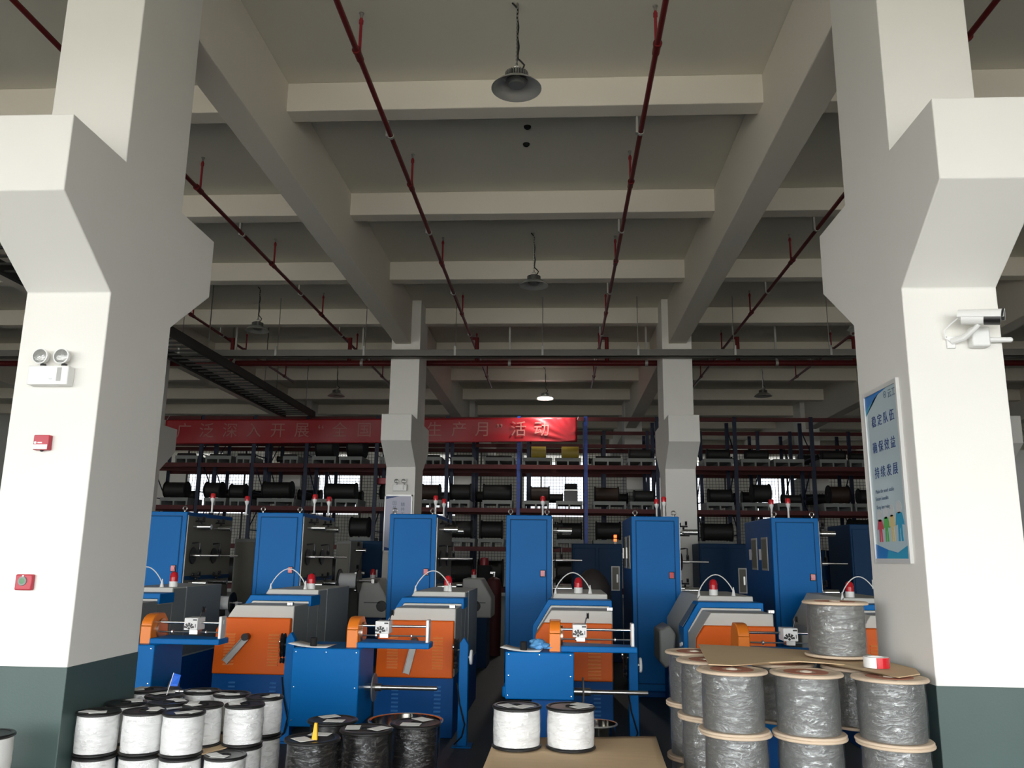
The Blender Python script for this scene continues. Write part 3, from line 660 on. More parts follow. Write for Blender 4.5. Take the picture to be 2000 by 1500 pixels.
def lying_drum(px0, px1, z, hpx, label, mat=None, flange=True, dy=0.45):
    x0, x1 = clear(PX(px0, 900, YR+dy), PX(px1, 900, YR+dy), UP2 if dy > 2 else UPR); w = x1-x0; r = hpx/1618*23.9/2
    t = thing('cable_drum', ((x0+x1)/2, YR+dy, z+0.22+r), label, 'cable drum', 'drums stored on the pallet racks')
    m = mat or cable_dk; q = r*0.88 if flange else r
    MB().lathe([(0.02, -w/2+0.02), (q, -w/2+0.025), (q*1.0, w/2-0.025), (0.02, w/2-0.02)], (0, 0, 0), 'x', 28).build('winding', m, t)
    if flange:
        for s in (-1, 1):
            MB().lathe([(0.03, -0.02), (r-0.01, -0.02), (r, -0.01), (r, 0.01), (r-0.01, 0.02), (0.03, 0.02)], (s*(w/2-0.02), 0, 0), 'x', 32).build('flange', rubber, t)
    return t
DU = [(345, 383, 8, 0), (403, 446, 7, 0), (463, 512, 8, 0), (553, 580, 7, 0), (619, 655, 44, 0), (680, 714, 44, 0), (831, 861, 7, 0), (884, 924, 8, 0), (948, 1001, 6, 0), (1036, 1068, 25, 1), (1095, 1132, 25, 1), (1162, 1214, 7, 0), (1228, 1272, 21, 0), (1380, 1424, 22, 0), (1455, 1500, 20, 0), (1604, 1650, 20, 0), (1658, 1700, 16, 0)]
for i, (a, b, h, y) in enumerate(DU):
    if y: lying_drum(a, b, LEV[2], h, ('left' if a < 1080 else 'right')+'-hand yellow cable drum on the upper rack level near the lit bay', cable_y, False)
    else: lying_drum(a, b, LEV[2], h, '%s goods roll from the left on the upper rack level, dark cable drum' % ORD[i], flange=h > 15)
DM = [(330, 372, 34, 0), (405, 440, 34, 0), (456, 486, 30, 0), (520, 575, 36, 0), (640, 700, 34, 0), (733, 752, 30, 0), (826, 862, 33, 2), (882, 922, 34, 0), (945, 1000, 34, 0), (1036, 1074, 30, 2), (1160, 1208, 30, 2), (1236, 1280, 24, 0), (1380, 1436, 28, 0), (1464, 1500, 38, 0), (1522, 1560, 18, 0), (1612, 1652, 36, 2), (1670, 1706, 30, 0)]
for i, (a, b, h, c) in enumerate(DM):
    lying_drum(a, b, LEV[1], h, '%s dark cable drum from the left on the middle rack level' % ORD[i], cable_br if c == 2 else None)
for i, (a, b, h) in enumerate([(692, 728, 40), (882, 926, 36), (942, 984, 36), (1088, 1136, 34), (1162, 1210, 36), (1366, 1424, 36), (1650, 1690, 46)]):
    lying_drum(a, b, LEV[0], h, '%s dark cable drum from the left on the lower rack level' % ORD[i])
for lab, z, LL in (('upper', 4.62, ((440, 482, 12), (522, 560, 14), (650, 690, 14), (905, 945, 14), (1150, 1182, 14), (1240, 1284, 22), (1396, 1430, 18), (1560, 1598, 24))),
                  ('lower', 3.36, ((342, 390, 22), (425, 470, 26), (500, 560, 24), (588, 632, 26), (650, 712, 24), (838, 886, 24), (906, 950, 26), (1040, 1100, 22), (1152, 1225, 24), (1240, 1282, 26), (1382, 1432, 26), (1445, 1490, 30), (1560, 1618, 26)))):
    for i, (a, b, h) in enumerate(LL): lying_drum(a, b, z, h, '%s dark drum from the left on the %s level of the second rack' % (ORD[i], lab), cable_dk, dy=3.15)
for i, (a, b, h) in enumerate([(404, 452, 52), (456, 488, 52), (640, 688, 52), (880, 930, 52), (938, 986, 52), (1086, 1138, 52)]):
    lying_drum(a, b, LEV[3]-0.2, h, '%s dark cable drum from the left on the bottom rack level' % ORD[i])
bx = thing('black_machine', (PX(1115, 960, YR+0.3), YR+0.35, LEV[1]+0.22), 'black box machine on the middle rack level behind the alarm light', 'machine')
MB().box(-0.19, 0.19, -0.2, 0.3, 0, 0.30).build('body', black, bx, bevel=0.01)
MB().box(-0.18, 0.18, -0.18, 0.28, 0.33, 0.5).build('top_unit', rubber, bx, bevel=0.02)
MB().box(-0.18, 0.18, -0.19, 0.25, 0.30, 0.33).build('rail', steel, bx)
rb = MB().box(-0.15, 0.15, -0.1, 0.3, 0, 0.17).build('red_carton', red_b, bevel=0.01)
rb.location = (PX(746, 940, YR+0.3), YR+0.3, LEV[1]+0.67); tag(rb, 'small red carton on the middle rack level beside the left middle column', 'carton')

# red banner across the racks
YB = 23.33
bx0, bx1 = PX(322, 842, YB), PX(1127, 842, YB); zt0, zb0 = atY(330, 820, YB).z, atY(330, 867, YB).z; zt1, zb1 = atY(1127, 816, YB).z, atY(1127, 863, YB).z
bn = thing('banner', (0, YB, 0), 'long red cloth banner with pale lettering hung across the rack tops', 'banner')
n, mrows = 160, 16; V = []; F = []
def cloth(u, v):
    x = bx0+(bx1-bx0)*u; zt = zt0+(zt1-zt0)*u; zb = zb0+(zb1-zb0)*u
    sag = -0.04*math.sin(PI*min(1, u*4) % PI)
    y = 0.008*math.sin(u*60)+0.006*math.sin(u*23+v*4)
    d = max(0, (u-0.72)/0.28)
    if d > 0:
        ang = math.atan2((1-v)*0.7+0.02, (1-u)*(bx1-bx0)+0.05)
        y -= 0.045*d*(0.5+0.5*math.cos(ang*26))*(1-abs(2*d-1.2)*0.4)
    return x, y, zt+(zb-zt)*v
for j in range(mrows+1):
    for i in range(n+1): V.append(cloth(i/n, j/mrows))
for j in range(mrows):
    for i in range(n): F.append((j*(n+1)+i, (j+1)*(n+1)+i, (j+1)*(n+1)+i+1, j*(n+1)+i+1))
cl = MB().add(V, F).build('cloth', banner_m, bn, angle=180)
so = cl.modifiers.new('thick', 'SOLIDIFY'); so.thickness = 0.003; so.offset = 1
for px, ch in ((360, '广'), (404, '泛'), (450, '深'), (496, '入'), (543, '开'), (590, '展'), (627, '“'), (664, '全'), (712, '国'), (757, '安'), (803, '全'), (849, '生'), (897, '产'), (943, '月'), (976, '”'), (1013, '活'), (1058, '动')):
    x = PX(px, 842, YB); u = (x-bx0)/(bx1-bx0)
    z = zt0+(zt1-zt0)*u+((zb0-zt0)+((zb1-zt1)-(zb0-zt0))*u)*0.5
    yy = min(cloth(min(1, max(0, u+du)), v)[1] for du in (-0.03, -0.015, 0, 0.015, 0.03) for v in (0.2, 0.5, 0.8))
    text_mesh('lettering', ch, 0.46, banner_t, bn, Matrix.Translation((x, yy-0.012, z)) @ Matrix.Rotation(PI/2, 4, 'X'), 0.003)
for x in (bx0+0.02, bx1-0.02): MB().tube([(x, 0, zt0-0.02), (x+0.05, 0.03, zt0+0.1), (x+0.06, 0.06, 5.84)], 0.006, 6).build('tie_cord', white, bn)

# ================================================================== SECOND LINE OF EQUIPMENT BEHIND THE TOWERS
def payoff(px0, px1, Y, label, hole_px, spool=True):
    x0, x1 = PX(px0, 1170, Y), PX(px1, 1170, Y); w = x1-x0
    zt, zb = atY(px0, 1130, Y).z, atY(px0, 1206, Y).z
    t = thing('payoff_machine', (x0, Y, 0), label, 'machine', 'grey pay-off machines behind the towers')
    MB().prism([(0, zb), (0, zt), (w*0.62, zt), (w, zt-0.33), (w, zb)], 'y', 0, 0.8).build('housing', grey, t, bevel=0.02)
    MB().box(0.05, w-0.08, 0.05, 0.75, 0, zb+0.005).build('base', navy, t)
    hx = PX(hole_px, 1185, Y)-x0; hz = atY(hole_px, 1184, Y).z
    MB().lathe([(0.001, -0.012), (0.088, -0.012), (0.095, -0.004), (0.095, 0.0)], (hx, 0, hz), 'y', 28).build('port_ring', black, t)
    MB().box(w*0.2, w*0.8, -0.012, 0, zt-0.42, zt-0.40).build('seam', grey_d, t)
    if spool:
        sx = -0.02; sz = zt-0.03
        c = MB().lathe([(0.02, -0.16), (0.13, -0.155), (0.13, 0.155), (0.02, 0.16)], (sx-0.1, -0.25, sz), 'x', 26).build('wire_winding', paper, t)
        for k in (-0.17, 0.17): MB().lathe([(0.02, -0.01), (0.2, -0.01), (0.2, 0.01), (0.02, 0.01)], (sx-0.1+k, -0.25, sz), 'x', 28).build('spool_flange', black, t)
        MB().cyl((sx-0.3, -0.25, sz), (sx+0.35, -0.25, sz), 0.02, n=10).box(sx+0.3, sx+0.35, -0.28, 0.2, sz-0.04, sz+0.03).build('spindle', steel, t)
    beacon(t, w*0.3, 0.4, zt, 0.8)
    return t
payoff(700, 755, 15.0, 'grey pay-off machine with a white spool, left of the left middle column', 745)
payoff(903, 960, 15.0, 'grey pay-off machine with a black port, seen right of the third tower', 928, spool=False)
def cabinet(px0, px1, pyt, Y, label, depth=1.2, win=False, pipes=0):
    x0, x1 = PX(px0, 1100, Y), PX(px1, 1100, Y); w = x1-x0; zt = atY((px0+px1)/2, pyt, Y).z
    t = thing('control_cabinet', (x0, Y, 0), label, 'cabinet', 'dark blue cabinets behind the towers')
    MB().box(0, w, 0, depth, 0.0, zt).build('body', navy, t, bevel=0.015)
    k = 2 if w > 0.9 else 1
    for i in range(k):
        d = MB().box(0.03+i*w/k, (i+1)*w/k-0.03, -0.015, 0.0, 0.3, zt-0.08).build('door', navy, t, bevel=0.008)
        MB().box((i+1)*w/k-0.11, (i+1)*w/k-0.08, -0.035, -0.015, 1.45, 1.60).build('handle', steel, d)
    if win:
        f = MB().box(w*0.78, w*0.95, -0.02, -0.012, 1.30, 1.75).build('window_frame', galv, t); MB().box(w*0.80, w*0.93, -0.024, -0.02, 1.32, 1.73).build('window_pane', olive, f)
    for i in range(pipes):
        MB().cyl((w*(0.25+0.12*i), 0.3, zt), (w*(0.25+0.12*i), 0.3, zt+0.55), 0.03, n=12).build('exhaust_pipe', steel, t)
    return t
cabinet(678, 746, 1056, 17.6, 'dark blue cabinet between the second and third towers')
c4 = cabinet(1118, 1215, 1062, 16.2, 'dark blue cabinet with two lit amber lamps, between the central towers', win=True, pipes=0)
sl_ = MB().cyl((1.02*0+PX(1203, 1060, 16.2)-c4.location.x, 0.2, atY(1203, 1062, 16.2).z), (PX(1203, 1060, 16.2)-c4.location.x, 0.2, atY(1203, 1058, 16.2).z), 0.03, n=12).build('lamp_stem', white, c4)
for py in (1054.5, 1047):
    z = atY(1203, py, 16.2).z; x = PX(1203, py, 16.2)-c4.location.x
    MB().cyl((x, 0.2, z-0.028), (x, 0.2, z+0.028), 0.03, n=14).build('amber_lamp', amber_on, c4)
cabinet(1366, 1462, 1062, 15.8, 'dark blue cabinet left of the rightmost tower', win=True)
cabinet(1604, 1650, 1075, 16.2, 'low dark blue cabinet right of the rightmost tower')
cabinet(1664, 1712, 1024, 14.6, 'taller dark blue cabinet next to the right foreground column', win=True)

# ================================================================== THINGS FIXED TO THE FOREGROUND COLUMNS
def q5(px, py, Y=5.3): v = atY(px, py, Y); return v.x, v.z
# twin-head emergency light
def emergency(x, yface, z, s, label, simple=False):
    t = thing('emergency_light', (x, yface, z), label, 'emergency light')
    b = MB().prism([(-0.14*s, -0.065*s), (0.14*s, -0.065*s), (0.14*s, 0.065*s), (-0.14*s, 0.065*s)], 'y', -0.075*s, 0.0).build('battery_box', white, t, bevel=0.006)
    MB().box(0.062*s, 0.092*s, -0.077*s, -0.07*s, -0.04*s, 0.052*s).build('status_panel', lampgrey, b)
    MB().box(0.012*s, 0.032*s, -0.0765*s, -0.07*s, -0.030*s, -0.022*s).build('marking', p_grey, b)
    for sx in (-0.075*s, 0.072*s):
        h = MB().lathe([(0.02*s, 0.0), (0.045*s, -0.02*s), (0.054*s, -0.05*s), (0.054*s, -0.062*s), (0.047*s, -0.062*s), (0.047*s, -0.055*s)], (sx, -0.01*s, 0.132*s), 'y', 28).build('lamp_head', white, t)
        MB().lathe([(0.001, -0.066*s), (0.03*s, -0.064*s), (0.047*s, -0.056*s)], (sx, -0.01*s, 0.132*s), 'y', 24).build('lamp_lens', lens, h)
        MB().box(sx-0.012*s+0.01, sx+0.012*s+0.01, -0.05*s, -0.02*s, 0.06*s, 0.085*s).build('swivel', black, h)
    return t
x, z = q5(106, 737); emergency(x, 5.3, z, 1.0, 'white twin-head emergency light on the left foreground column')
x, z = atY(782, 953, 16.6).x, atY(782, 953, 16.6).z; emergency(x, 16.6, z, 1.0, 'dim twin-head emergency light above the lavender sign on the middle column')
x, z = q5(87, 866)
t = thing('alarm_sounder', (x, 5.3, z), 'square red and white alarm sounder, upper of two red devices on the column', 'alarm')
MB().box(-0.054, 0.054, -0.04, 0.0, -0.048, 0.052).build('housing', red_b, t, bevel=0.006)
MB().box(-0.052, 0.046, -0.043, -0.036, -0.044, -0.012).build('white_band', white, t)
mk = MB().cyl((-0.038, -0.0425, 0.0), (-0.038, -0.040, 0.0), 0.009, n=14).box(-0.022, 0.008, -0.0425, -0.040, -0.004, 0.004)
mk.build('marking', white, t)
MB().ball((0.0, -0.02, -0.05), 0.012, 0.7).build('indicator', black, t)
x, z = q5(52, 1137)
t = thing('call_point', (x, 5.3, z), 'red manual fire call point with round green centre, lower device on the column', 'call point')
MB().box(-0.056, 0.056, -0.035, 0.0, -0.05, 0.05).build('housing', red_b, t, bevel=0.008)
MB().lathe([(0.018, -0.006), (0.028, -0.006), (0.030, 0.0)], (-0.006, -0.036, 0.008), 'y', 24).build('ring', grey_d, t)
MB().lathe([(0.001, -0.005), (0.019, -0.004), (0.019, 0)], (-0.006, -0.037, 0.008), 'y', 20).build('press_disc', greenb, t)
MB().box(-0.012, 0.0, -0.0365, -0.034, 0.036, 0.044).build('led', white, t)
# bullet security camera
t = thing('security_camera', (*q5(1888, 655)[:1], 5.3, q5(1888, 655)[1]), 'white bullet security camera with junction box and conduit on right column', 'camera')
ox, oz = q5(1888, 655)
def c5(px, py): a, b = q5(px, py); return a-ox, b-oz
hx0, hz0 = c5(1863, 630); hx1, hz1 = c5(1912, 634)
p0 = Vector((hx0, -0.10, hz0)); p1 = Vector((hx1, -0.19, hz1-0.012)); dv = (p1-p0).normalized()
MB().cyl(p0, p1, 0.042, n=24).build('body', white, t, bevel=0.004)
nose = MB().cyl(p1-dv*0.055, p1+dv*0.035, 0.0435, n=24).build('front_ring', black, t)
MB().cyl(p1+dv*0.035, p1+dv*0.037, 0.034, n=24).build('lens_glass', lens, nose)
side = dv.cross(Vector((0, 0, 1))).normalized(); upv = side.cross(dv)
hood = MB()
pts = []
for k in range(13):
    a = PI*(-0.05+1.1*k/12); pts.append((math.cos(a), math.sin(a)))
V = []; F = []
A_, B_ = p0-dv*0.02, p1+dv*0.055
for (P_, R_) in ((A_, 0.047), (B_, 0.053), (B_, 0.050), (A_, 0.044)):
    for c, s_ in pts: V.append(P_+side*(c*R_)+upv*(s_*R_+0.006))
m_ = len(pts)
for a in range(4):
    b = (a+1) % 4
    for i in range(m_-1): F.append((a*m_+i, a*m_+i+1, b*m_+i+1, b*m_+i))
    
for i in (0, m_-1): F.append((i, m_+i, 2*m_+i, 3*m_+i))
hood.add(V, F).build('sun_hood', white, t)
MB().tube([B_-dv*0.01+side*(c*0.0485)+upv*(s_*0.0485+0.006) for c, s_ in pts], 0.009, 6).build('hood_lip', black, nose)
a0, a1 = c5(1908, 661), c5(1858, 668)
MB().box(c5(1889, 662)[0], c5(1924, 662)[0], -0.07, 0.0, c5(1906, 681)[1], c5(1906, 643)[1]).build('junction_box', white, t, bevel=0.01)
cz = c5(1948, 666)[1]
MB().cyl((c5(1922, 666)[0], -0.03, cz), (c5(1968, 665)[0], -0.03, cz), 0.017, n=16).ball((c5(1968, 665)[0], -0.03, cz), 0.017).build('conduit', white, t)
MB().box(a1[0]-0.035, a1[0]+0.02, -0.015, 0.0, a1[1]-0.045, a1[1]+0.035).build('wall_plate', white, t, bevel=0.005)
MB().tube([(a1[0], -0.01, a1[1]), (a1[0]+0.05, -0.07, a1[1]+0.01), (a1[0]+0.09, -0.12, a1[1]+0.05), p0+dv*0.1-upv*0.04], [0.022, 0.02, 0.016, 0.014], 10).build('bracket_arm', white, t)
MB().tube([p0-dv*0.02, p0-dv*0.05+Vector((0, 0.02, -0.03)), (a1[0]-0.05, -0.03, a1[1]+0.07), (a1[0]-0.045, -0.02, a1[1]+0.02), (a1[0]-0.01, -0.015, a1[1]+0.0)], 0.005, 6).build('cable', paper, t)

# framed poster on the left face of the right column
XF = 2.23
py0, pz1 = 6.07, 3.085; W_, H_ = 0.60, 1.19
t = thing('framed_poster', (XF, py0, pz1-H_), 'tall framed pale blue poster with dark blue characters on right column side', 'poster')
def S(u, v, d=0.0): return (-d, -u*W_, v*H_)
def flat(poly, d, name, mat, par=t, th=0.0015):
    P = [S(u, v, d) for u, v in poly]; Q = [S(u, v, d+th) for u, v in poly]; k = len(P)
    ar = sum(poly[i][0]*poly[(i+1) % k][1]-poly[(i+1) % k][0]*poly[i][1] for i in range(k))
    fr = tuple(range(k, 2*k)) if ar > 0 else tuple(range(k, 2*k))[::-1]
    return MB().add(P+Q, [fr]+[(i, (i+1) % k, k+(i+1) % k, k+i) for i in range(k)]).build(name, mat, par, smooth=False)
MB().box(-0.012, 0, -W_, 0, 0, H_).build('print_sheet', poster, t, smooth=False)
fr = MB()
for a, b, c, d in ((0, 1, -0.0, 0.018), (0, 1, 0.982, 1.0)): fr.box(-0.021, 0, -W_+0.018, -0.018, c*H_-0.004, d*H_+0.004)
for a, b in ((-W_-0.005, -W_+0.018), (-0.018, 0.005)): fr.box(-0.022, 0, a, b, -0.005, H_+0.005)
fr.build('frame', white_m, t, smooth=False)
flat([(0.03, 0.90), (0.03, 0.982), (0.74, 0.982), (0.45, 0.965)], 0.0122, 'corner_print', cyan_b)
flat([(0.03, 0.865), (0.03, 0.90), (0.45, 0.965), (0.3, 0.945)], 0.0122, 'corner_print', cyan_l)
flat([(0.03, 0.02), (0.97, 0.02), (0.64, 0.055), (0.40, 0.07), (0.03, 0.105)], 0.0122, 'footer_print', cyan_b)
flat([(0.40, 0.07), (0.64, 0.05), (0.97, 0.095), (0.97, 0.02), (0.35, 0.02)], 0.0124, 'footer_print', cyan_l)
TM = Matrix(((0, 0, -1, 0), (-1, 0, 0, 0), (0, 1, 0, 0), (0, 0, 0, 1)))
def ptext(txt, px, py, size, mat, name='lettering', spacing=1.0, align='CENTER'):
    v = atX(px, py, XF); m = Matrix.Translation((-0.0135, v.y-py0, v.z-(pz1-H_))) @ TM
    return text_mesh(name, txt, size, mat, t, m, 0.0008, align, spacing)
ptext('稳定队伍', 1727.5, 819, 0.085, ink, spacing=1.5)
ptext('确保效益', 1730, 871, 0.085, ink, spacing=1.5)
ptext('持续发展', 1734.5, 921, 0.085, ink, spacing=1.5)
ptext('Make the work stable', 1731.5, 958, 0.037, ink_s)
ptext('Ensure benefits', 1726.5, 973.5, 0.037, ink_s)
ptext('Keep improving', 1729, 990, 0.037, ink_s)
ptext('云工', 1744.5, 767, 0.065, ink_s)
v = atX(1731.5, 770.5, XF)
MB().lathe([(0.018, -0.001), (0.023, -0.001), (0.023, 0.001), (0.018, 0.001)], (-0.0135, v.y-py0, v.z-(pz1-H_)), 'x', 20, True).lathe([(0.001, -0.001), (0.007, -0.001), (0.007, 0.001)], (-0.0135, v.y-py0, v.z-(pz1-H_)), 'x', 10).build('logo_mark', ink_s, t)
def figure(u, v0, hgt, mat, mat2, wd):
    flat([(u-wd*0.5, v0), (u-wd*0.12, v0), (u-wd*0.05, v0+hgt*0.33), (u+wd*0.05, v0+hgt*0.33), (u+wd*0.12, v0), (u+wd*0.5, v0), (u+wd*0.42, v0+hgt*0.42), (u+wd*0.95, v0+hgt*0.40), (u+wd*0.62, v0+hgt*0.70), (u+wd*0.2, v0+hgt*0.74), (u-wd*0.2, v0+hgt*0.74), (u-wd*0.62, v0+hgt*0.70), (u-wd*0.95, v0+hgt*0.40), (u-wd*0.42, v0+hgt*0.42)], 0.0123, 'figure_print', mat)
    flat([(u+0.075*math.cos(2*PI*k/14), v0+hgt*0.86+0.036*math.sin(2*PI*k/14)) for k in range(14)], 0.0123, 'figure_print', mat2)
figure(0.22, 0.115, 0.175, p_red, p_grey, 0.10); figure(0.40, 0.115, 0.19, p_green, p_grey, 0.10); figure(0.57, 0.115, 0.20, p_sand, p_grey, 0.10); figure(0.78, 0.115, 0.215, cyan_l, p_grey, 0.13)
# sign on the left middle column
v0, v1 = atY(752, 966, 16.59), atY(806, 966, 16.59); vb = atY(748, 1078, 16.59)
t = thing('column_sign', (v0.x, 16.6, vb.z), 'lavender framed sign on the left middle column, half behind the third tower', 'sign')
w_, h_ = v1.x-v0.x, v0.z-vb.z
MB().box(0, w_, -0.014, 0, 0, h_).build('print_sheet', poster2, t, smooth=False)
fr = MB()
for a, b, c, d in ((0, w_, 0, 0.03), (0, w_, h_-0.03, h_), (0, 0.022, 0, h_), (w_-0.022, w_, 0, h_)): fr.box(a, b, -0.024, 0, c, d)
fr.build('frame', white_m, t, smooth=False)
MB().prism([(0.03, h_-0.09), (0.03, h_-0.03), (0.3, h_-0.03)], 'y', -0.0155, -0.013).build('corner_print', ink, t, smooth=False)
MB().prism([(0.03, 0.03), (0.3, 0.03), (0.03, 0.10)], 'y', -0.0155, -0.013).build('footer_print', ink, t, smooth=False)
for k, ch in enumerate('回品质'): text_mesh('lettering', ch, 0.085, ink_s, t, Matrix.Translation((w_*0.36, -0.0155, h_-0.17-0.095*k)) @ Matrix.Rotation(PI/2, 4, 'X'), 0.001)
for k, ch in enumerate('精共工'): text_mesh('lettering', ch, 0.085, ink_s, t, Matrix.Translation((w_*0.66, -0.0155, h_-0.20-0.095*k)) @ Matrix.Rotation(PI/2, 4, 'X'), 0.001)

# ================================================================== SPOOLS, DRUMS AND PACKING IN THE FOREGROUND
def pallet(x0, x1, y0, y1, h, label):
    t = thing('wooden_pallet', (x0, y0, 0), label, 'pallet')
    n = max(3, int((x1-x0)/0.16)); bw = (x1-x0)/n
    for k in range(n): MB().box(k*bw, k*bw+bw*0.75, 0, y1-y0, h-0.022, h).build('board', wood, t, smooth=False)
    for yy in (0, (y1-y0)/2-0.05, y1-y0-0.1): MB().box(0, x1-x0, yy, yy+0.1, 0, h-0.022).build('bearer', wood, t, smooth=False)
    return t
def flange_mesh(r, th, hole=0.03):
    return [(hole, 0.0), (r-th*0.3, 0.0), (r, th*0.3), (r, th*0.7), (r-th*0.3, th), (hole, th)]
def make_spool(r, h, wind, label, group, cat='spool', bulge=0.93, nlab=2, film_on=False, fl=None, th=0.014):
    t = thing('wire_spool', (0, 0, -50), label, cat, group)
    fl = fl or black
    f = MB().lathe(flange_mesh(r, th), n=48, closed=True).build('bottom_flange', fl, t)
    f = MB().lathe(flange_mesh(r, th), (0, 0, h-th), n=48, closed=True)
    f.lathe([(r*0.80, h+0.0005), (r*0.83, h+0.004), (r*0.96, h+0.004), (r*0.985, h+0.0005)], n=48)
    ft = f.build('top_flange', fl, t)
    hb = MB().lathe([(0.022, h-0.02), (0.022, h+0.006), (0.034, h+0.006), (0.036, h-0.002)], n=20).build('hub_rim', rubber, ft)
    pr = [(0.05, th)]
    for k in range(13):
        u = k/12; pr.append((r*(bulge+0.022*math.sin(PI*u)+0.004*math.sin(u*21)), th+0.004+(h-2*th-0.008)*u))
    pr.append((0.05, h-th))
    MB().lathe(pr, n=48).build('wire_winding', wind, t)
    rng = random.Random(int(r*1000)+nlab)
    for k in range(nlab):
        a = rng.uniform(0, 2*PI); d = r*0.52; c, s = math.cos(a), math.sin(a); hw, hl = r*0.38, r*0.27; b = a+rng.uniform(-0.5, 0.5)+PI/2
        cb, sb = math.cos(b), math.sin(b)
        P = [(c*d+cb*u-sb*v, s*d+sb*u+cb*v, h+0.006+0.002*k) for u, v in ((-hw, -hl), (hw, -hl), (hw, hl), (-hw, hl))]
        MB().add(P+[(p[0], p[1], p[2]+0.0012) for p in P], [(3, 2, 1, 0), (4, 5, 6, 7), (0, 1, 5, 4), (1, 2, 6, 5), (2, 3, 7, 6), (3, 0, 4, 7)]).build('label_sheet', paper, t, smooth=False)
    if film_on:
        V = []; F = []; n = 64; m = 20; rg = random.Random(5)
        ph = [(rg.uniform(3, 17), rg.uniform(-9, 9), rg.uniform(0, 6), rg.uniform(0.4, 1)) for _ in range(9)]
        for j in range(m+1):
            u = j/m
            for i in range(n):
                a = 2*PI*i/n
                q = sum(w_*math.sin(round(f1)*a+f2*u*2+p) for f1, f2, p, w_ in ph)/9
                rr = r*(bulge+0.035+0.018*math.sin(PI*u))+0.007*q
                V.append((rr*math.cos(a), rr*math.sin(a), th+0.003+(h-2*th-0.006)*u))
        for j in range(m):
            for i in range(n): F.append((j*n+i, j*n+(i+1) % n, (j+1)*n+(i+1) % n, (j+1)*n+i))
        MB().add(V, F).build('plastic_wrap', film_k if wind is cable_k else film, t)
    return t
def put(proto, first, loc, label, group, rz):
    """the first placing moves the thing that was built, later ones copy it with its parts"""
    if first:
        proto.location = loc; proto.rotation_euler = (0, 0, rz); proto['label'] = label; return proto
    return copy_tree(proto, loc, label, group, rz)
G = 'white cable spools stacked by the left column'
ws = make_spool(0.134, 0.254, cable_w, '', G, film_on=True)
TOP, MID = 0.642, 0.380
tops = [((-2.95, 5.483), 'white spool at the front left corner of the stack top, against the column'),
        ((-2.68, 5.545), 'white spool in the middle of the front row on the stack top'),
        ((-2.41, 5.529), 'white spool at the right end of the front row on the stack top'),
        ((-2.95, 5.821), 'black-topped spool directly behind the front left corner spool'),
        ((-2.675, 5.868), 'black-topped spool directly behind the middle spool of the front row'),
        ((-2.405, 5.807), 'white spool just behind the right front spool, its side half visible'),
        ((-3.06, 6.36), 'farthest left spool top in the back row, near the column corner'),
        ((-2.83, 6.13), 'spool top carrying the small blue flag'),
        ((-2.655, 6.37), 'spool top in the back row right of the blue flag'),
        ((-2.385, 6.265), 'spool top in the back row before the blue machine base'),
        ((-2.135, 5.855), 'white spool standing out at the right of the stack, fully visible'),
        ((-2.112, 6.176), 'white spool at the far right back, in front of the blue post')]
rr = random.Random(3)
for i, ((x, y), lab) in enumerate(tops): put(ws, i == 0, (x, y, TOP), lab, G, rr.uniform(0, 6.28))
for (x, y), lab in (((-2.95, 5.483), 'lower tier white spool under the front left corner spool'), ((-2.68, 5.545), 'lower tier white spool under the middle front spool'),
                    ((-2.41, 5.529), 'lower tier white spool under the right front spool'), ((-2.135, 5.572), 'lower tier white spool with bare labelled top beside the cardboard'),
                    ((-2.135, 5.855), 'lower tier white spool under the fully visible right spool'), ((-2.112, 6.176), 'lower tier white spool under the far right back spool'),):
    put(ws, False, (x, y, MID), lab, G, rr.uniform(0, 6.28))
pallet(-3.07, -1.96, 5.32, 6.18, 0.379, 'wooden pallet under the stack of white spools')
cs = [atZ(px, py, 0.638) for px, py in ((178, 1462), (240, 1470), (330, 1474), (398, 1473), (445, 1460), (466, 1447), (474, 1432), (430, 1415), (300, 1405), (190, 1425))]
pts = [(max(-3.08, p.x), p.y) for p in cs]
sh = MB().prism(pts, 'z', 0.6345, 0.6415).build('cardboard_sheet', card, None, smooth=False); tag(sh, 'cardboard sheet between the two tiers of white spools', 'cardboard')
def flagstick(name, base, top, w, h, mat, label):
    t = thing(name, base, label, 'marker')
    d = Vector(top)-Vector(base)
    MB().tube([(0, 0, 0), d*0.5, d], 0.0025, 6).build('stick', white, t)
    a = d*0.98; b = d*0.40
    MB().add([a, b, b+Vector((w, 0.01, -0.002)), a+Vector((w, 0.0, -0.012)), a+Vector((0, 0.002, 0)), b+Vector((0, 0.002, 0)), b+Vector((w, 0.012, -0.002)), a+Vector((w, 0.002, -0.012))], [(0, 1, 2, 3), (7, 6, 5, 4), (0, 4, 5, 1), (1, 5, 6, 2), (2, 6, 7, 3), (3, 7, 4, 0)]).build('flag', mat, t, smooth=False)
flagstick('small_flag', (-2.80, 6.10, 0.903), (-2.762, 6.10, 1.055), 0.055, 0.09, bluetag, 'small blue flag stuck upright among the white spool tops')
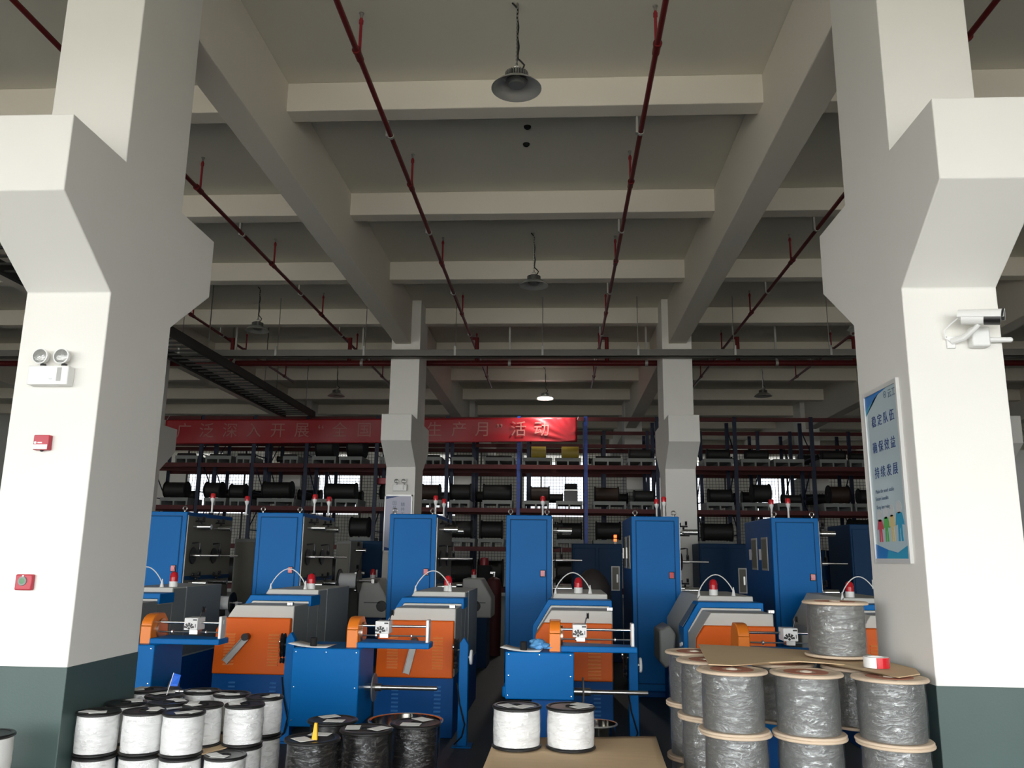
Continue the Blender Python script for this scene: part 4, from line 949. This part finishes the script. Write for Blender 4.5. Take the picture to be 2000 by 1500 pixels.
# black cable spools
GK = 'black cable spools in front of the blue box'
ks = make_spool(0.178, 0.42, cable_k, '', GK, bulge=0.86, nlab=2, film_on=True)
for i, ((x, y), lab, rz) in enumerate((((-1.572, 5.559), 'black cable spool nearest the camera, with a yellow clip on top', 0.4), ((-1.297, 5.883), 'black cable spool in the middle of the dark group', 2.2),
                                     ((-1.005, 6.132), 'black cable spool at the right, partly hiding the steel basin', 3.6), ((-1.605, 6.169), 'black cable spool at the back, directly before the blue box', 1.2))):
    put(ks, i == 0, (x, y, 0.332), lab, GK, rz)
pallet(-1.78, -0.80, 5.36, 6.36, 0.331, 'wooden pallet under the black cable spools')
yc = thing('yellow_clip', (-1.535, 5.48, 0.757), 'yellow plastic clip standing on the nearest black spool', 'clip')
MB().prism([(-0.018, 0), (0.018, 0), (0.012, 0.10), (-0.004, 0.105)], 'y', -0.012, 0.012).build('body', yellow, yc, bevel=0.003)
# two white spools on a brown carton
GC = 'white cable spools on the brown carton'
cp = make_spool(0.168, 0.262, cable_w, '', GC, bulge=0.92, nlab=2, th=0.016, film_on=True)
CT = 0.652
for i, ((x, y), lab, rz) in enumerate((((-0.285, 5.94), 'left white spool of the pair standing on the brown carton', 0.3), ((0.078, 5.95), 'right white spool of the pair standing on the brown carton', 1.9))):
    put(cp, i == 0, (x, y, CT), lab, GC, rz)
ct_ = thing('cardboard_box', (0.12, 5.6, 0), 'large flat brown cardboard box with two white spools on its top', 'box')
A = [atZ(px, py, 0.65) for px, py in ((967, 1440), (1281, 1437), (1307, 1512), (938, 1512))]
P = [(p.x-0.12, p.y-5.6) for p in A]
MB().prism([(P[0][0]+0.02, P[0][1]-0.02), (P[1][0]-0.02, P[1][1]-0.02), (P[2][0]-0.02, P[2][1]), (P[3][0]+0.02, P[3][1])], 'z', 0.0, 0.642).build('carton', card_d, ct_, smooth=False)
V = []; F = []; nx, ny = 24, 14
for j in range(ny+1):
    for i in range(nx+1):
        u, v = i/nx, j/ny
        a = Vector(P[0]).lerp(Vector(P[1]), u); b = Vector(P[3]).lerp(Vector(P[2]), u); q = a.lerp(b, v)
        zz = 0.646+0.004*math.sin(u*9+v*4)*max(0, u-0.55)*2-0.003*math.exp(-((v-0.62)/0.02)**2)-0.003*math.exp(-((v-0.30)/0.02)**2)*(u > 0.5)
        V.append((q.x, q.y, min(zz, 0.651)))
for j in range(ny):
    for i in range(nx): F.append((j*(nx+1)+i, (j+1)*(nx+1)+i, (j+1)*(nx+1)+i+1, j*(nx+1)+i+1))
o = MB().add(V, F).build('top_sheet', card, ct_, angle=180)
so = o.modifiers.new('thick', 'SOLIDIFY'); so.thickness = 0.005; so.offset = -1
# grey cable drums with plywood flanges wrapped in film
GD = 'film-wrapped grey drums stacked by the right column'
dp = make_spool(0.213, 0.355, cable_g, '', GD, cat='cable drum', bulge=0.84, nlab=0, film_on=True, fl=ply, th=0.016)
dp.name = 'cable_drum'
for c in dp.children:
    if c.name.startswith('top_flange'):
        for g in c.children: g.data.materials[0] = ply_w
        lab_ = MB().lathe([(0.06, 0.3555), (0.06, 0.3575), (0.13, 0.3575), (0.13, 0.3555)], n=32).build('printed_ring', pm('red_print', (0.42, 0.16, 0.10), 0.7), c)
Z3, Z2, Z1 = 0.887, 0.531, 0.175
drums = [((1.056, 5.394, Z3), 'grey film-wrapped drum, left one of the upper front row'), ((1.488, 5.344, Z3), 'grey film-wrapped drum, middle one of the upper front row'), ((1.925, 5.20, Z3), 'grey film-wrapped drum, right one of the upper front row'),
         ((1.066, 5.394, Z2), 'lower grey drum under the left drum of the front row'), ((1.492, 5.344, Z2), 'lower grey drum under the middle drum of the front row'), ((1.93, 5.20, Z2), 'lower grey drum under the right drum of the front row'),
         ((0.985, 6.373, Z3), 'grey drum at the far back left of the stack, its pale top flange showing'), ((0.985, 6.373, Z2), 'lower grey drum at the far back left of the stack'), ((0.985, 6.373, Z1), 'bottom grey drum at the far back left of the stack'),
         ((1.0, 5.885, Z3), 'grey drum between the front left drum and the far back one'), ((1.0, 5.885, Z2), 'lower grey drum between the front left and far back ones'),
         ((1.87, 5.93, 1.275), 'single grey drum standing on the cardboard above all the others'),
         ((1.45, 5.80, Z3), 'grey drum behind the middle front drum, under the cardboard'), ((1.89, 5.66, Z3), 'grey drum behind the right front drum, supporting the single one')]
for i, (loc, lab) in enumerate(drums): put(dp, i == 0, loc, lab, GD, rr.uniform(0, 6.28))
pallet(0.78, 2.16, 5.0, 6.6, 0.17, 'wooden pallet under the grey drums')
out = [((1364, 1258), 1.272), ((1384, 1297), 1.262), ((1430, 1299), 1.262), ((1500, 1293), 1.268), ((1560, 1291), 1.285), ((1610, 1294), 1.282), ((1652, 1298), 1.264), ((1700, 1310), 1.258), ((1755, 1322), 1.258), ((1797, 1316), 1.256), ((1788, 1306), 1.256), ((1700, 1284), 1.262), ((1570, 1269), 1.268), ((1450, 1262), 1.27)]
top = [atZ(px, py, z) for (px, py), z in out]; k = len(top)
cen = Vector((sum(p.x for p in top)/k, sum(p.y for p in top)/k, 1.264))
V = top+[cen]; V2 = [Vector((p.x, p.y, p.z-0.006)) for p in V]
F = [(i, (i+1) % k, k) for i in range(k)]+[((i+1) % k+k+1, i+k+1, 2*k+1) for i in range(k)]+[((i+1) % k, i, i+k+1, (i+1) % k+k+1) for i in range(k)]
sh = MB().add(V+V2, F).build('cardboard_sheet', card, None, smooth=False); tag(sh, 'buckled brown cardboard sheet lying across the grey drums', 'cardboard')
bpy.context.view_layer.update()
v = atZ(1712, 1304, 1.262)
tr = thing('tape_roll', (v.x, v.y, 1.264), 'red and white roll of tape lying on the cardboard by the right column', 'tape')
MB().lathe([(0.052, 0), (0.074, 0), (0.074, 0.062), (0.052, 0.062)], n=40, closed=True).build('tape_core', white, tr)
rb_ = MB(); arc = [-0.60*PI+0.60*PI*k/12 for k in range(13)]
rb_.prism([(0.077*math.cos(a), 0.077*math.sin(a)) for a in arc]+[(0.074*math.cos(a), 0.074*math.sin(a)) for a in arc[::-1]], 'z', 0.0005, 0.0615)
rb_.build('red_band', red, tr, smooth=False)
# spool at the left edge of the frame
le = make_spool(0.15, 0.26, cable_w, 'white spool with black flange at the lower left edge of the picture', 'single spool at the left edge', nlab=1)
le.location = (-3.30, 4.92, 0.60)
pallet(-3.6, -3.1, 4.7, 5.15, 0.599, 'wooden crate under the single spool at the left edge')
# steel basins under the spindles
def basin(x, y, r, h, label):
    t = thing('steel_basin', (x, y, 0), label, 'basin')
    MB().lathe([(0.02, 0.0), (r*0.8, 0.0), (r*0.95, h*0.2), (r*0.97, h-0.01), (r*1.03, h), (r*1.03, h+0.008), (r*0.955, h+0.004), (r*0.935, h*0.25), (r*0.78, 0.012), (0.02, 0.012)], n=64, closed=True).build('bowl', stainless, t)
    MB().lathe([(0.008*math.cos(a)+r*1.03, 0.008*math.sin(a)+h+0.002) for a in [2*PI*i/8 for i in range(8)]], n=64, closed=True).build('rim', galv, t)
basin(-1.43, 8.15, 0.335, 0.39, 'large shiny steel basin behind the black spools')
basin(0.345, 8.28, 0.19, 0.38, 'small shiny steel basin behind the right white spool')
# crumpled blue glove on the central winder
rg = random.Random(11)
g = MB(); v = atZ(1050, 1268, 1.06)
def lump(c, r, sq, seed):
    rg = random.Random(seed); ph = [(rg.uniform(2, 6), rg.uniform(2, 6), rg.uniform(0, 6)) for _ in range(5)]
    V = []; F = []; n, m = 22, 12
    for j in range(m+1):
        th = PI*j/m
        for i in range(n):
            a = 2*PI*i/n; q = 1+0.22*sum(math.sin(round(f)*a+h*th+p) for f, h, p in ph)/2.2*math.sin(th)
            V.append((c[0]+r*q*math.sin(th)*math.cos(a), c[1]+r*q*0.8*math.sin(th)*math.sin(a), c[2]+r*sq*q*math.cos(th)))
    for j in range(m):
        for i in range(n): F.append((j*n+i, (j+1)*n+i, (j+1)*n+(i+1) % n, j*n+(i+1) % n))
    g.add(V, F)
lump((0, 0, 0.045), 0.075, 0.62, 1); lump((0.085, -0.02, 0.03), 0.05, 0.55, 2); lump((0.14, 0.0, 0.028), 0.035, 0.7, 3)
gl = g.build('rubber_glove', glove); gl.location = (v.x, v.y, 1.062); tag(gl, 'crumpled light blue rubber glove on the central blue box', 'glove')
# dark equipment glimpsed between the towers
t = thing('covered_motor', (PX(1158, 1130, 12.1), 12.1, 0), 'dark domed cover behind the central machine, below the navy cabinet', 'machine cover')
MB().box(-0.26, 0.26, 0, 0.5, 0, 1.40).build('stand', rubber, t, bevel=0.02)
MB().lathe([(0.27, 1.40), (0.26, 1.50), (0.20, 1.62), (0.10, 1.72), (0.001, 1.75)], (0, 0.25, 0), n=28).build('dome', brown, t)
t = thing('warning_stand', (PX(944, 1100, 17.5), 17.5, 0), 'dark stand topped by a red warning cap, seen in the dark central aisle', 'stand')
MB().box(-0.22, 0.26, 0, 0.5, 0, 1.35).box(-0.12, 0.16, 0.1, 0.4, 1.35, 1.72).build('body', rubber, t, bevel=0.02)
MB().lathe([(0.09, 1.72), (0.095, 1.80), (0.08, 1.87), (0.001, 1.89)], (0.0, 0.25, 0), n=20).build('cap', red_riser, t)
t = thing('red_canister', (PX(965, 1140, 17.0), 17.0, 0), 'dark red canister standing left of the central tower', 'canister')
MB().lathe([(0.001, 0.0), (0.15, 0.0), (0.15, 1.35), (0.12, 1.46), (0.04, 1.5), (0.001, 1.5)], n=24).build('body', red_dark, t)
MB().cyl((0, 0, 1.5), (0, 0, 1.58), 0.03, n=10).box(-0.08, 0.02, -0.02, 0.02, 1.56, 1.6).build('valve', steel, t)

# darker roller stands behind the left towers and a spool stand beside the first machine
def roller_stand(px0, px1, pyt, Y, label):
    x0, x1 = PX(px0, 1100, Y), PX(px1, 1100, Y); w = x1-x0; zt = atY((px0+px1)/2, pyt, Y).z
    t = thing('roller_stand', (x0, Y, 0), label, 'machine', 'dark roller stands behind the towers')
    MB().box(0, w, 0, 1.0, 0, zt).build('body', grey_d, t, bevel=0.015)
    MB().box(0.03, w-0.03, -0.012, 0, 0.3, zt-0.06).build('door', olive, t, bevel=0.006)
    for z in (zt-0.18, zt-0.62, zt-0.95):
        MB().cyl((w, 0.25, z), (w+0.12, 0.25, z), 0.02, n=10).cyl((w+0.05, 0.25, z), (w+0.24, 0.25, z), 0.035, n=14).build('roller', chrome, t)
        MB().lathe([(0.01, -0.02), (0.05, -0.018), (0.035, 0), (0.05, 0.018), (0.01, 0.02)], (w+0.10, 0.22, z+0.12), 'x', 14).build('guide_pulley', black, t)
    return t
roller_stand(455, 498, 1052, 14.8, 'dark roller stand between the first and second towers')
roller_stand(655, 684, 1056, 16.3, 'dark roller stand right of the second tower')
t = thing('spool_stand', (PX(434, 1178, 11.9), 12.05, 0), 'low dark stand carrying a white spool, between the two leftmost machines', 'spool stand')
MB().box(-0.25, 0.22, -0.1, 0.35, 0, 0.95).build('stand', rubber, t, bevel=0.02)
zc = atY(434, 1178, 11.9).z
c = MB().lathe([(0.02, -0.10), (0.095, -0.10), (0.095, 0.10), (0.02, 0.10)], (0, -0.05, zc), 'x', 26).build('wire_winding', paper, t)
for k in (-0.11, 0.11): MB().lathe([(0.02, -0.008), (0.15, -0.008), (0.15, 0.008), (0.02, 0.008)], (k, -0.05, zc), 'x', 28).build('spool_flange', black, t)
MB().cyl((-0.2, -0.05, zc), (0.25, -0.05, zc), 0.018, n=10).box(-0.2, -0.16, -0.08, 0.02, 0.95, zc+0.02).box(0.16, 0.20, -0.08, 0.02, 0.95, zc+0.02).build('spindle', steel, t)
